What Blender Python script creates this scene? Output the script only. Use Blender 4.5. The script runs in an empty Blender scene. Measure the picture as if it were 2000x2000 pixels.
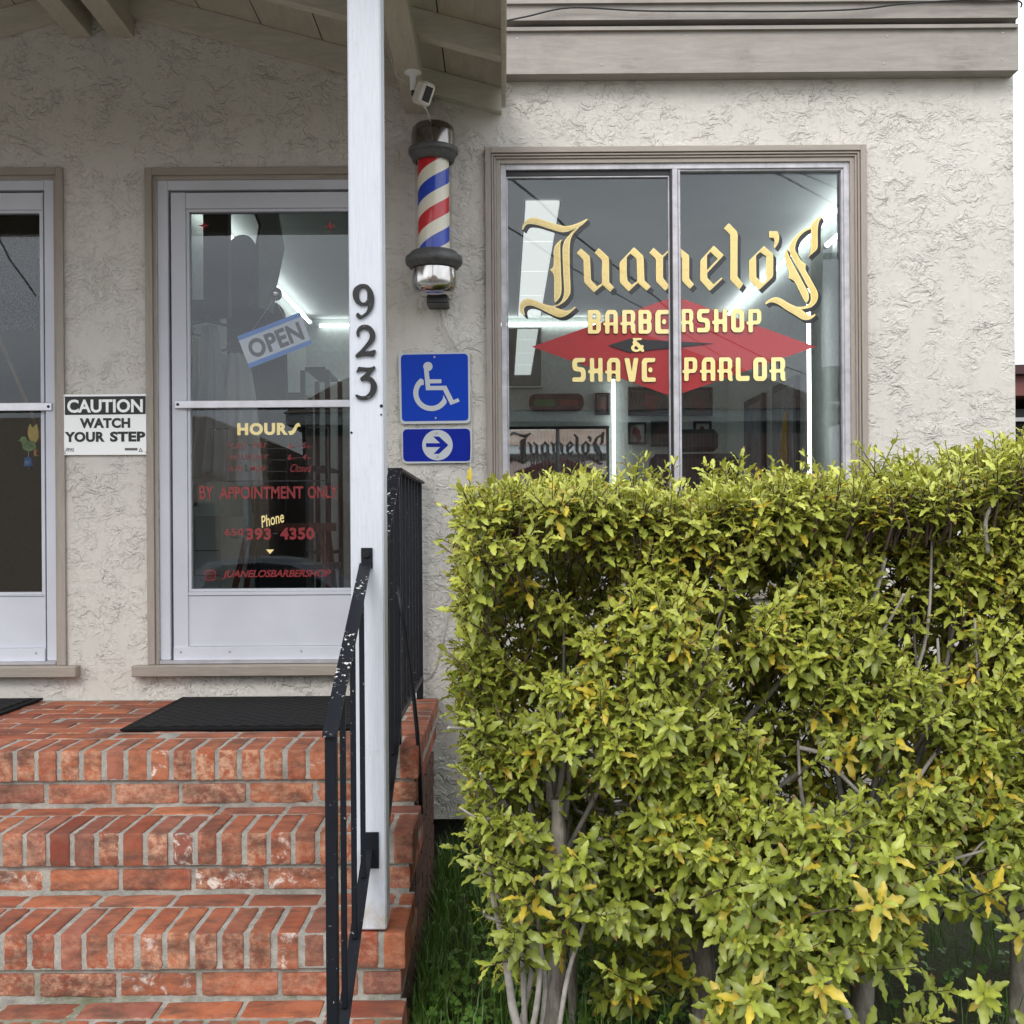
import bpy, math, random
import numpy as np
from mathutils import Vector, Matrix, noise as mnoise
random.seed(7); rng = np.random.default_rng(7)
scene = bpy.context.scene
COL = scene.collection
# ------------------------------------------------------------------ measuring
F, CX, CY, ZC, D = 2200.0, 985.0, 1035.0, 1.35, 4.41
RO = math.radians(0.4); CR, SR = math.cos(RO), math.sin(RO)
def w(px, py, d=D):
    """metres (X, Z) of a point measured on the photograph, on the vertical plane Y = d"""
    u, v = px-CX, CY-py
    return ((u*CR+v*SR)*d/F, ZC+(-u*SR+v*CR)*d/F)
PORCH, S2, S3, S4 = .698, .523, .353, .183
# ------------------------------------------------------------------ objects
def link(o, parent=None):
    COL.objects.link(o)
    if parent: o.parent = parent
    return o
def tag(o, label=None, cat=None, group=None, kind=None):
    if label: o['label'] = label
    if cat: o['category'] = cat
    if group: o['group'] = group
    if kind: o['kind'] = kind
    return o
def thing(name, label, cat, loc=(0, 0, 0), group=None):
    o = bpy.data.objects.new(name, None); o.empty_display_size = .1
    o.location = loc; link(o); return tag(o, label, cat, group)
class MB:
    def __init__(s): s.v = []; s.f = []; s.m = []; s.sm = []; s.col = []
    def add(s, vs, fs, m=0, smooth=False):
        b = len(s.v); s.v += [tuple(v) for v in vs]
        for f in fs: s.f.append(tuple(i+b for i in f)); s.m.append(m); s.sm.append(smooth)
    def box(s, x0, x1, y0, y1, z0, z1, m=0):
        vs = [(x, y, z) for z in (z0, z1) for y in (y0, y1) for x in (x0, x1)]
        s.add(vs, [(0,2,3,1),(4,5,7,6),(0,1,5,4),(2,6,7,3),(0,4,6,2),(1,3,7,5)], m)
    def cbox(s, x0, x1, y0, y1, z0, z1, b=.002, m=0):
        c = ((x0+x1)/2, (y0+y1)/2, (z0+z1)/2); h = (abs(x1-x0)/2, abs(y1-y0)/2, abs(z1-z0)/2)
        b = min(b, min(h)*.45); idx = {}; vs = []
        for sx in (-1, 1):
            for sy in (-1, 1):
                for sz in (-1, 1):
                    S = (sx, sy, sz)
                    for a in range(3):
                        idx[(S, a)] = len(vs)
                        vs.append(tuple(c[k]+S[k]*(h[k]-(0 if k == a else b)) for k in range(3)))
        fs = []
        for a in range(3):
            p, q = (a+1) % 3, (a+2) % 3
            for sa in (-1, 1):
                def K(sp, sq):
                    t = [0, 0, 0]; t[a] = sa; t[p] = sp; t[q] = sq; return tuple(t)
                l = [idx[(K(-1,-1), a)], idx[(K(1,-1), a)], idx[(K(1,1), a)], idx[(K(-1,1), a)]]
                fs.append(tuple(l if sa > 0 else l[::-1]))
            for sp in (-1, 1):
                for sq in (-1, 1):
                    def K2(s_a):
                        t = [0, 0, 0]; t[a] = s_a; t[p] = sp; t[q] = sq; return tuple(t)
                    l = [idx[(K2(-1), p)], idx[(K2(1), p)], idx[(K2(1), q)], idx[(K2(-1), q)]]
                    fs.append(tuple(l if sp*sq > 0 else l[::-1]))
        for S in [(x, y, z) for x in (-1,1) for y in (-1,1) for z in (-1,1)]:
            l = [idx[(S, 0)], idx[(S, 1)], idx[(S, 2)]]
            fs.append(tuple(l if S[0]*S[1]*S[2] > 0 else l[::-1]))
        s.add(vs, fs, m)
    def xform(s, M, start=0):
        for i in range(start, len(s.v)): s.v[i] = tuple(M @ Vector(s.v[i]))
    def prism(s, pts, a0, a1, axis='y', m=0):
        """convex-ish outline pts (2D) between a0 and a1 along axis"""
        def P(p, a):
            return {'y': (p[0], a, p[1]), 'x': (a, p[0], p[1]), 'z': (p[0], p[1], a)}[axis]
        n = len(pts); vs = [P(p, a0) for p in pts]+[P(p, a1) for p in pts]
        s.add(vs, [tuple(range(n)), tuple(range(2*n-1, n-1, -1))]+[(i, i+n, (i+1) % n+n, (i+1) % n) for i in range(n)], m)
    def tube(s, pts, r, n=8, m=0, cap=True, smooth=True):
        pts = [Vector(p) for p in pts]; k = len(pts)
        rs = r if isinstance(r, (list, tuple)) else [r]*k
        vs = []; t0 = (pts[1]-pts[0]).normalized()
        u = t0.orthogonal().normalized()
        for i, p in enumerate(pts):
            t = (pts[min(i+1, k-1)]-pts[max(i-1, 0)])
            if t.length < 1e-9: t = t0
            t.normalize(); u = (u-t*u.dot(t))
            if u.length < 1e-6: u = t.orthogonal()
            u.normalize(); q = t.cross(u)
            for j in range(n):
                a = 2*math.pi*j/n; vs.append(p+(u*math.cos(a)+q*math.sin(a))*rs[i])
        fs = [(i*n+j, i*n+(j+1) % n, (i+1)*n+(j+1) % n, (i+1)*n+j) for i in range(k-1) for j in range(n)]
        s.add(vs, fs, m, smooth)
        if cap:
            b = len(s.v)-len(vs)
            s.f += [tuple(b+j for j in range(n))[::-1], tuple(b+(k-1)*n+j for j in range(n))]; s.m += [m, m]; s.sm += [False, False]
    def lathe(s, prof, c=(0, 0, 0), n=40, m=0, smooth=True):
        vs = []; k = len(prof)
        for r, z in prof:
            for j in range(n):
                a = 2*math.pi*j/n; vs.append((c[0]+r*math.cos(a), c[1]+r*math.sin(a), c[2]+z))
        s.add(vs, [(i*n+j, i*n+(j+1) % n, (i+1)*n+(j+1) % n, (i+1)*n+j) for i in range(k-1) for j in range(n)], m, smooth)
    def disc(s, c, r, axis='y', n=20, t=.004, m=0, dome=0):
        """short cylinder facing -Y (axis y) or vertical (axis z)"""
        vs = []
        for a_, rr in ((0, r), (t*.6, r), (t, r*.8)):
            for j in range(n):
                a = 2*math.pi*j/n; x, z = rr*math.cos(a), rr*math.sin(a)
                vs.append((c[0]+x, c[1]-a_, c[2]+z) if axis == 'y' else (c[0]+x, c[1]+z, c[2]-a_))
        fs = [(i*n+j, i*n+(j+1) % n, (i+1)*n+(j+1) % n, (i+1)*n+j) for i in range(2) for j in range(n)]
        fs.append(tuple(2*n+j for j in range(n)))
        s.add(vs, fs, m)
    def build(s, name, mats, parent=None, loc=None):
        me = bpy.data.meshes.new(name); me.from_pydata(s.v, [], s.f)
        for m in (mats if isinstance(mats, (list, tuple)) else [mats]): me.materials.append(m)
        me.polygons.foreach_set('material_index', s.m); me.polygons.foreach_set('use_smooth', s.sm); me.update()
        o = bpy.data.objects.new(name, me)
        if loc: o.location = loc
        return link(o, parent)
def box(name, x0, x1, y0, y1, z0, z1, mat, parent=None, b=.002):
    m = MB(); m.cbox(x0, x1, y0, y1, z0, z1, b); return m.build(name, mat, parent)
# 2D shapes (filled, with holes) standing in the XZ plane at depth y, facing the viewer
def shape(name, polys, y, mat, parent=None, t=.0006, off=0.0):
    cu = bpy.data.curves.new('c', 'CURVE'); cu.dimensions = '2D'; cu.fill_mode = 'BOTH'; cu.extrude = t; cu.offset = off
    for p in polys:
        sp = cu.splines.new('POLY'); sp.points.add(len(p)-1)
        for i, q in enumerate(p): sp.points[i].co = (q[0], q[1], 0, 1)
        sp.use_cyclic_u = True
    return _conv(cu, name, y, mat, parent)
def _conv(cu, name, y, mat, parent, fit=None, rot=None):
    ob = bpy.data.objects.new('tmp', cu); COL.objects.link(ob)
    dg = bpy.context.evaluated_depsgraph_get(); dg.update()
    me = bpy.data.meshes.new_from_object(ob.evaluated_get(dg))
    bpy.data.objects.remove(ob); bpy.data.curves.remove(cu)
    n = len(me.vertices); co = np.zeros(n*3); me.vertices.foreach_get('co', co); co = co.reshape(-1, 3)
    if fit is not None:
        mn, mx = co.min(0), co.max(0)
        co[:, 0] = fit[0]+(co[:, 0]-mn[0])/(mx[0]-mn[0])*(fit[1]-fit[0])
        co[:, 1] = fit[2]+(co[:, 1]-mn[1])/(mx[1]-mn[1])*(fit[3]-fit[2])
    if rot is not None:
        c, s = math.cos(rot[2]), math.sin(rot[2]); x = co[:, 0]-rot[0]; z = co[:, 1]-rot[1]
        co[:, 0], co[:, 1] = rot[0]+x*c-z*s, rot[1]+x*s+z*c
    out = np.stack([co[:, 0], y-co[:, 2], co[:, 1]], 1)
    me.vertices.foreach_set('co', out.reshape(-1)); me.update(); me.name = name
    me.materials.clear(); me.materials.append(mat)
    return link(bpy.data.objects.new(name, me), parent)
def text(name, s, fit, y, mat, parent=None, bold=.02, shear=0, space=1.0, rot=None, t=.0006):
    cu = bpy.data.curves.new('t', 'FONT'); cu.body = s; cu.offset = bold; cu.shear = shear; cu.space_character = space
    cu.extrude = t; cu.resolution_u = 4
    return _conv(cu, name, y, mat, parent, fit, rot)
def pxfit(x0, y0, x1, y1, d=D):
    a = w(x0, y1, d); b = w(x1, y0, d); return (a[0], b[0], a[1], b[1])
def smooth(pts, n=5):
    """closed Catmull-Rom through pts; points with a third item are sharp corners"""
    N = len(pts); out = []
    P = [np.array(p[:2], float) for p in pts]; C = [len(p) > 2 for p in pts]
    for i in range(N):
        p1, p2 = P[i], P[(i+1) % N]
        t1 = (p2-P[i-1])/2 if not C[i] else (p2-p1)*.6
        t2 = (P[(i+2) % N]-p1)/2 if not C[(i+1) % N] else (p2-p1)*.6
        L = np.linalg.norm(p2-p1)
        for t_, _ in ((t1, 0), (t2, 0)):
            l = np.linalg.norm(t_)
            if l > L: t_ *= L/l
        for k in range(n):
            t = k/n; h = (2*t**3-3*t**2+1, t**3-2*t**2+t, -2*t**3+3*t**2, t**3-t**2)
            out.append(tuple(h[0]*p1+h[1]*t1+h[2]*p2+h[3]*t2))
    return out
def inset_poly(pts, d):
    P = [np.array(p, float) for p in pts]; n = len(P); A_ = sum(P[i][0]*P[(i+1) % n][1]-P[(i+1) % n][0]*P[i][1] for i in range(n)); s = 1 if A_ > 0 else -1; out = []
    for i in range(n):
        a = P[i]-P[i-1]; b = P[(i+1) % n]-P[i]; a /= np.linalg.norm(a); b /= np.linalg.norm(b)
        na, nb = np.array([-a[1], a[0]])*s, np.array([-b[1], b[0]])*s; m = na+nb; l2 = max(m@m, .8); out.append(tuple(P[i]+m*2*d/l2))
    return out
def rounded(pts, r, n=3):
    out = []; N = len(pts)
    for i in range(N):
        p = np.array(pts[i], float); a = np.array(pts[i-1], float)-p; b = np.array(pts[(i+1) % N], float)-p
        la, lb = np.linalg.norm(a), np.linalg.norm(b); q = min(r, la*.45, lb*.45)
        A, B = p+a/la*q, p+b/lb*q
        for k in range(n+1):
            t = k/n; out.append(tuple((1-t)**2*A+2*t*(1-t)*p+t*t*B))
    return out
def conv(pts, sc, ox, oy, d=D): return [w(ox+p[0]/sc, oy+p[1]/sc, d) for p in pts]
def circ(cx, cz, r, n=28, a0=0, a1=2*math.pi): return [(cx+r*math.cos(a0+(a1-a0)*k/n), cz+r*math.sin(a0+(a1-a0)*k/n)) for k in range(n)]
# ------------------------------------------------------------------ materials
class NT:
    def __init__(s, name):
        s.mat = bpy.data.materials.new(name); s.mat.use_nodes = True; s.t = s.mat.node_tree
        s.b = s.t.nodes['Principled BSDF']; s.tc = s.t.nodes.new('ShaderNodeTexCoord').outputs['Object']
    def n(s, typ, **k):
        nd = s.t.nodes.new(typ)
        for a, v in k.items():
            if a.startswith('i_'): nd.inputs[a[2:].replace('_', ' ')].default_value = v
            else: setattr(nd, a, v)
        return nd
    def l(s, a, b): s.t.links.new(a, b)
    def map(s, sc=(1, 1, 1)):
        m = s.n('ShaderNodeMapping'); m.inputs['Scale'].default_value = sc; s.l(s.tc, m.inputs['Vector']); return m.outputs[0]
    def noise(s, scale, detail=3, rough=.5, dist=0, vec=None):
        nd = s.n('ShaderNodeTexNoise', i_Scale=scale, i_Detail=detail, i_Roughness=rough, i_Distortion=dist)
        s.l(vec if vec is not None else s.tc, nd.inputs['Vector']); return nd.outputs['Fac']
    def ramp(s, fac, stops):
        nd = s.n('ShaderNodeValToRGB'); e = nd.color_ramp.elements
        while len(e) < len(stops): e.new(.5)
        for i, (p, c) in enumerate(stops):
            e[i].position = p; e[i].color = (c, c, c, 1) if not hasattr(c, '__len__') else (*c, 1)
        s.l(fac, nd.inputs[0]); return nd.outputs[0]
    def math(s, op, a, b=None, c=None):
        nd = s.n('ShaderNodeMath', operation=op)
        for i, v in enumerate((a, b, c)):
            if v is None: continue
            if isinstance(v, (int, float)): nd.inputs[i].default_value = v
            else: s.l(v, nd.inputs[i])
        return nd.outputs[0]
    def mix(s, fac, a, b, mode='MIX'):
        nd = s.n('ShaderNodeMix', data_type='RGBA', blend_type=mode)
        for i, v in ((0, fac), (6, a), (7, b)):
            if isinstance(v, (int, float)): nd.inputs[i].default_value = v
            elif isinstance(v, tuple): nd.inputs[i].default_value = (*v, 1)
            else: s.l(v, nd.inputs[i])
        return nd.outputs[2]
    def base(s, c):
        if isinstance(c, tuple): s.b.inputs['Base Color'].default_value = (*c, 1)
        else: s.l(c, s.b.inputs['Base Color'])
    def bump(s, h, strength=.5, dist=.002):
        nd = s.n('ShaderNodeBump', i_Strength=strength, i_Distance=dist); s.l(h, nd.inputs['Height']); s.l(nd.outputs[0], s.b.inputs['Normal'])
    def set(s, **k):
        for a, v in k.items(): s.b.inputs[a.replace('_', ' ')].default_value = v
def simple(name, c, rough=.5, metal=0, var=.12, scale=30, bump=.1, bscale=120, bdist=.001, spec=.5):
    m = NT(name); f = m.noise(scale, 4, .6)
    lo = tuple(x*(1-var) for x in c); hi = tuple(min(1, x*(1+var)) for x in c)
    m.base(m.ramp(f, [(.3, lo), (.7, hi)])); m.set(Roughness=rough, Metallic=metal, Specular_IOR_Level=spec)
    if bump: m.bump(m.noise(bscale, 3), bump, bdist)
    return m.mat
def emit(name, c, s):
    m = NT(name); m.base((.8, .8, .8)); m.b.inputs['Emission Color'].default_value = (*c, 1); m.b.inputs['Emission Strength'].default_value = s; return m.mat

def stucco(name, c, dirt=.0):
    m = NT(name)
    mp = m.map((1, 1, 1.25))
    wob = m.n('ShaderNodeTexNoise', i_Scale=14.0, i_Detail=3.0); m.l(mp, wob.inputs['Vector'])
    vadd = m.n('ShaderNodeVectorMath', operation='MULTIPLY_ADD'); m.l(wob.outputs['Color'], vadd.inputs[0]); vadd.inputs[1].default_value = (.09, .09, .09); m.l(mp, vadd.inputs[2])
    v = vadd.outputs[0]
    n1 = m.noise(9.5, 3.6, .62, .4, v); saw = m.math('FRACT', m.math('MULTIPLY', n1, 9.0))
    saw = m.math('POWER', saw, 3.0)
    n2 = m.noise(21, 2.6, .6, .6, v); saw2 = m.math('FRACT', m.math('MULTIPLY', n2, 6.0)); saw2 = m.math('POWER', saw2, 3.0)
    mask = m.ramp(m.noise(7, 3, .6), [(.42, 0.0), (.58, 1.0)])
    mask2 = m.ramp(m.noise(9, 3, .6, 0, m.map((1.3, 1, .9))), [(.48, 0.0), (.60, 1.0)])
    h = m.math('ADD', m.math('MULTIPLY', saw, m.math('MULTIPLY', mask, 1.0)), m.math('MULTIPLY', saw2, m.math('MULTIPLY', mask2, .75)))
    h = m.math('ADD', h, m.math('MULTIPLY', m.noise(4, 3), .5))
    h = m.math('ADD', h, m.math('MULTIPLY', m.noise(160, 2), .05))
    m.bump(h, 1.0, .0040)
    big = m.noise(1.4, 4, .6); fine = m.noise(60, 3)
    colr = m.ramp(big, [(.3, tuple(x*.93 for x in c)), (.7, tuple(min(1, x*1.05) for x in c))])
    colr = m.mix(m.math('MULTIPLY', m.ramp(fine, [(.45, 0.), (.75, 1.)]), .12), colr, tuple(x*.72 for x in c))
    stain = m.math('MULTIPLY', m.ramp(m.noise(1.1, 5, .65, .5), [(.55, 0.), (.72, 1.)]), m.ramp(m.noise(35, 4, .7), [(.4, .3), (.65, 1.)]))
    colr = m.mix(m.math('MULTIPLY', stain, .28), colr, (.30, .29, .27))
    run = m.math('MULTIPLY', m.ramp(m.noise(3, 4, .7, 0, m.map((5, 5, .35))), [(.55, 0.), (.75, 1.)]), .16); colr = m.mix(run, colr, tuple(x*.55 for x in c))
    m.base(colr); m.set(Roughness=.85, Specular_IOR_Level=.25); return m.mat
def wood(name, c, axis=(1, 1, 1), worn=0.0, wc=(.3, .27, .24), rough=.6, grain=(6, 60, 60)):
    m = NT(name); mp = m.map(grain)
    g = m.noise(1.6, 5, .65, .6, mp)
    colr = m.ramp(g, [(.3, tuple(x*.84 for x in c)), (.65, tuple(min(1, x*1.06) for x in c))])
    if worn:
        k = m.math('MULTIPLY', m.ramp(m.noise(3.2, 5, .65), [(.5, 0.), (.68, 1.)]), m.ramp(m.noise(1.8, 6, .7, 0, mp), [(.4, .1), (.6, 1.)]))
        colr = m.mix(m.math('MULTIPLY', k, worn), colr, wc)
    colr = m.mix(m.math('MULTIPLY', m.ramp(m.noise(2.2, 4, .6), [(.45, 0.), (.8, 1.)]), .25), colr, tuple(x*.62 for x in c))
    m.base(colr); m.set(Roughness=rough); m.bump(g, .35, .0015); return m.mat
def glassmat():
    """thin window glass: reflects by Fresnel, otherwise lets light straight through"""
    m = NT('window_glass'); t = m.t; t.nodes.remove(m.b)
    out = [n for n in t.nodes if n.type == 'OUTPUT_MATERIAL'][0]
    tr = m.n('ShaderNodeBsdfTransparent'); tr.inputs[0].default_value = (.93, .95, .955, 1)
    gl = m.n('ShaderNodeBsdfGlossy'); gl.inputs['Roughness'].default_value = .0; gl.inputs[0].default_value = (.93, .97, 1, 1)
    fr = m.n('ShaderNodeFresnel'); fr.inputs['IOR'].default_value = 1.74
    bp = m.n('ShaderNodeBump', i_Strength=.10, i_Distance=.01); m.l(m.noise(1.5, 1), bp.inputs['Height']); m.l(bp.outputs[0], gl.inputs['Normal'])
    mx = m.n('ShaderNodeMixShader'); m.l(fr.outputs[0], mx.inputs[0]); m.l(tr.outputs[0], mx.inputs[1]); m.l(gl.outputs[0], mx.inputs[2])
    m.l(mx.outputs[0], out.inputs[0]); return m.mat
def clearmat():
    m = NT('pane_edge'); t = m.t; t.nodes.remove(m.b); out = [n for n in t.nodes if n.type == 'OUTPUT_MATERIAL'][0]
    tr = m.n('ShaderNodeBsdfTransparent'); m.l(tr.outputs[0], out.inputs[0]); return m.mat
STUC = (.615, .585, .535)
M = {}
M['stucco'] = stucco('stucco', STUC)
M['trim'] = wood('taupe_trim', (.34, .295, .255), worn=.35, wc=(.42, .38, .34))
M['trimv'] = wood('taupe_trim_upright', (.34, .295, .255), worn=.35, wc=(.42, .38, .34), grain=(60, 60, 6))
M['sill'] = wood('weathered_sill', (.33, .285, .24), worn=.9, wc=(.20, .175, .155), grain=(5, 90, 90))
M['fascia'] = wood('fascia_board', (.33, .30, .27), worn=1.0, wc=(.21, .175, .16), grain=(4, 40, 30))
M['alu'] = simple('painted_aluminium', (.56, .575, .63), .42, 0, .09, 2.2, .08)
M['alu_old'] = simple('oxidised_aluminium', (.50, .49, .52), .5, .15, .22, 18, .25, 60)
M['metal'] = simple('bright_aluminium', (.62, .62, .66), .3, .7, .12, 12, .05)
M['porch'] = wood('porch_paint', (.50, .465, .385), worn=.15, wc=(.3, .27, .22), grain=(30, 5, 30))
M['rafter'] = wood('rafter_paint', (.56, .53, .45), worn=.2, wc=(.3, .27, .22), grain=(6, 40, 40))
M['dark'] = simple('dark_gap', (.02, .02, .02), .8, 0)
pm_ = NT('white_post_paint'); g1 = pm_.noise(4, 5, .7, 0, pm_.map((60, 60, 2.5))); g2 = pm_.noise(22, 5, .7)
pc_ = pm_.ramp(g1, [(.35, (.52, .545, .60)), (.6, (.59, .615, .67))]); pc_ = pm_.mix(pm_.math('MULTIPLY', pm_.ramp(g2, [(.6, 0.), (.72, 1.)]), .3), pc_, (.40, .39, .37))
pz_ = pm_.n('ShaderNodeSeparateXYZ'); pm_.l(pm_.tc, pz_.inputs[0]); ft_ = pm_.math('MULTIPLY', pm_.ramp(pz_.outputs['Z'], [(.37, 1.), (.58, 0.)]), pm_.ramp(pm_.noise(14, 5, .7), [(.42, 0.), (.62, .8)])); pc_ = pm_.mix(ft_, pc_, (.42, .36, .27))
pm_.base(pc_); pm_.set(Roughness=.42); pm_.bump(pm_.math('ADD', g1, pm_.math('MULTIPLY', g2, .6)), .35, .002); M['whitepost'] = pm_.mat
M['black'] = simple('black_plastic', (.012, .012, .014), .4, 0)
M['white'] = simple('white_paint', (.72, .73, .72), .4, 0, .03)
M['glass'] = glassmat(); M['clear'] = clearmat()
def paint(name, c, var=.05, sc=60):
    mt = simple(name, c, .5, 0, var, sc, 0); b = mt.node_tree.nodes['Principled BSDF']
    b.inputs['Coat Weight'].default_value = 1; b.inputs['Coat Roughness'].default_value = 0; b.inputs['Coat IOR'].default_value = 1.5; return mt
M['gold'] = paint('gold_lettering', (.96, .78, .32))
M['goldin'] = paint('gold_lettering_centre', (.80, .60, .20), .10, 120)
M['letblack'] = paint('black_lettering', (.010, .011, .015)); M['letblack'].node_tree.nodes['Principled BSDF'].inputs['Coat Weight'].default_value = .45; M['ink'] = simple('sign_ink', (.012, .012, .014), .5, 0, bump=0)
M['red'] = paint('red_lettering', (.34, .004, .010))
M['reddoor'] = paint('red_door_lettering', (.22, .006, .010)); M['redbright'] = paint('red_paint', (.42, .012, .02))
M['mat'] = simple('black_rubber', (.004, .004, .005), .8, 0, spec=.2)
M['cable_w'] = simple('white_cable', (.55, .53, .48), .5)
M['cable_b'] = simple('black_cable', (.02, .02, .022), .5)
M['sblue'] = simple('sign_blue', (.003, .045, .42), .4, 0, .05, 3, 0, spec=.15)
M['sblue2'] = simple('sign_deep_blue', (.002, .016, .28), .4, 0, .05, 3, 0, spec=.15)
M['sgrey'] = simple('reflective_grey', (.50, .53, .55), .4, 0, .04, 3, 0)
M['swhite'] = simple('sign_white', (.93, .95, .94), .4, 0, .02, 3, 0)
M['screw'] = simple('screw_steel', (.45, .43, .42), .4, .8)
M['chrome'] = simple('chrome', (.52, .50, .48), .15, 1, .08, 6, 0)
M['ring'] = simple('grey_cast_ring', (.10, .10, .10), .55, .2, .25, 40, .2)
M['wallin'] = simple('interior_wall', (.48, .52, .50), .7)
M['ceil'] = simple('interior_ceiling', (.60, .63, .62), .8, 0, .04, 4, .5, 60, .004)
M['floorin'] = simple('interior_floor', (.10, .10, .10), .4)
M['darkroom'] = simple('dark_room_wall', (.10, .085, .065), .8)
M['tube'] = emit('light_tube', (.93, 1, .98), 5.0)
M['panel'] = emit('light_panel', (.95, 1, .96), .62)
M['mirror'] = simple('mirror', (.75, .8, .8), .02, 1, 0, 1, 0)
def chips(name, base, chip, thr, rough=.45, sc=55, vec=None):
    m = NT(name); f = m.noise(sc, 4, .6); f2 = m.noise(6, 3)
    k = m.math('MULTIPLY', m.ramp(f, [(thr, 0.), (thr+.015, 1.)]), m.ramp(f2, [(.45, 0.), (.55, 1.)]))
    m.base(m.mix(k, m.mix(m.noise(20, 3), base, tuple(x*1.8 for x in base)), chip)); m.set(Roughness=rough, Specular_IOR_Level=.3); m.bump(m.noise(70, 3), .25, .001); return m.mat
M['iron'] = chips('chipped_black_iron', (.005, .006, .009), (.6, .6, .58), .615, sc=100)
M['iron2'] = chips('worn_black_iron', (.004, .005, .008), (.35, .35, .35), .68, sc=130)
M['numeral'] = chips('chipped_black_numeral', (.014, .014, .015), (.4, .4, .4), .64, sc=150)
# ------------------------------------------------------------------ building
B = thing('barbershop', 'single storey barbershop with rough cream stucco walls, taupe trim and gabled porch', 'building', (0, 4.4, 0))
def part(name, parent=B): 
    o = bpy.data.objects.new(name, None); return link(o, parent)
for _o in (): pass
# children keep world coordinates: parent empties sit at the origin of their own local frame
B.location = (0, 0, 0)
WX0, WX1, WZ0, WZ1 = -3.7, w(1981, 500)[0], .22, 3.75
def rect_px(x0, y0, x1, y1, d=D):
    xm, ym = (x0+x1)/2, (y0+y1)/2
    return w(x0, ym, d)[0], w(x1, ym, d)[0], w(xm, y1, d)[1], w(xm, y0, d)[1]   # X0 X1 Z0 Z1
d2 = rect_px(287, 328, 748, 1318); d1 = rect_px(-334, 330, 128, 1322)
wn = rect_px(950, 288, 1692, 1170)
def wall_with_holes(mb, x0, x1, z0, z1, holes, y0, y1, m=0):
    xs = sorted({x0, x1, *[h[0] for h in holes], *[h[1] for h in holes]})
    for a, b in zip(xs, xs[1:]):
        zs = [(z0, z1)]
        for h in holes:
            if h[0] <= a+1e-6 and h[1] >= b-1e-6:
                zs = [s for (p, q) in zs for s in ((p, max(p, min(q, h[2]))), (min(q, max(p, h[3])), q)) if s[1]-s[0] > 1e-5]
        for p, q in zs: mb.box(a, b, y0, y1, p, q, m)
hole = lambda r, k=.041: (r[0]+k, r[1]-k, r[2]+k, r[3]-k)
mb = MB(); wall_with_holes(mb, WX0, WX1, WZ0, WZ1, [hole(d1), hole(d2), hole(wn, .0585)], D, D+.14); mb.build('wall', M['stucco'], B)
mb = MB(); mb.box(WX1-.14, WX1, D+.1401, 10.2, WZ0, WZ1); mb.box(WX0, WX0+.14, D+.1401, 10.2, WZ0, WZ1); mb.box(WX0+.1401, WX1-.1401, 10.06, 10.2, WZ0, WZ1)
mb.build('wall', M['stucco'], B)
box('foundation', WX0+.03, WX1-.03, D+.05, 10.1, -.3, .2199, simple('dark_foundation', (.05, .045, .04), .9), B)
# main roof edge above the window: stacked boards
def board(name, xa, ya0, ya1, xb, yb0, yb1, d, thick, mat, parent=B):
    """board measured at its left (xa) and right (xb) end"""
    a0, a1, b0, b1 = w(xa, ya0, d), w(xa, ya1, d), w(xb, yb0, d), w(xb, yb1, d)
    m = MB(); v = [(a0[0], d, a0[1]), (b0[0], d, b0[1]), (b0[0], d, b1[1]), (a0[0], d, a1[1])]
    vs = v+[(x, D+thick, z) for x, y, z in v]
    m.add(vs, [(3,2,1,0),(4,5,6,7),(0,1,5,4),(1,2,6,5),(2,3,7,6),(3,0,4,7)]); return m.build(name, mat, parent)
board('fascia_board', 985, 61, 145, 1989, 54, 137, D-.075, .0, M['fascia'])
board('fascia_board', 985, 53, 60, 1989, 46, 53, D-.09, .0, M['fascia'])
board('fascia_board', 985, 30, 52, 1984, 24, 45, D-.025, .0, M['dark'])
board('fascia_board', 985, 9, 40, 1989, 2, 34, D-.10, .0, M['fascia'])
board('fascia_board', 985, -40, 7, 1991, -48, 0, D-.115, .0, M['fascia'])
board('fascia_board', 985, -150, -42, 1995, -156, -50, D-.10, .0, M['fascia'])
for nx, ny in ((1175, 126), (1480, 126), (1733, 71), (1726, 124), (1958, 64), (1957, 116), (1010, 75), (1340, 70)):
    c = w(nx, ny, D-.075); m = MB(); m.disc((c[0], D-.0755, c[1]), .0035, t=.0015, n=10); m.build('nail', M['screw'], B)
box('roof', WX0-.05, WX1+.2, 4.2, 10.4, 3.78, 3.86, simple('grey_roofing', (.12, .12, .12), .9), B)
# ---- window
W = part('window'); win = W
def frame(mb, r, wd, y0, y1, m=0, mv=None, b=.0015):
    X0, X1, Z0, Z1 = r; mv = m if mv is None else mv
    mb.cbox(X0, X0+wd, y0, y1, Z0, Z1, b, mv); mb.cbox(X1-wd, X1, y0, y1, Z0, Z1, b, mv)
    mb.cbox(X0+wd, X1-wd, y0, y1, Z1-wd, Z1, b, m); mb.cbox(X0+wd, X1-wd, y0, y1, Z0, Z0+wd, b, m)
def inset(r, k): return (r[0]+k, r[1]-k, r[2]+k, r[3]-k)
mb = MB()
frame(mb, wn, .0225, D-.022, D-.0005, 0, 1); frame(mb, inset(wn, .0245), .008, D-.016, D-.0005, 0, 1)
frame(mb, inset(wn, .034), .008, D-.010, D-.0005, 0, 1); frame(mb, inset(wn, .0435), .0155, D-.003, D-.0005, 0, 1)
mb.build('casing', [M['trim'], M['trimv']], W)
fr = inset(wn, .0595)
mb = MB(); frame(mb, fr, .022, D+.006, D+.10)
xm0, xm1 = w(1314, 600)[0], w(1331, 600)[0]
frame(mb, (xm0, fr[1]-.021, fr[2]+.021, fr[3]-.021), .0085, D+.014, D+.05)
mb.build('frame', M['alu_old'], W)
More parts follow.
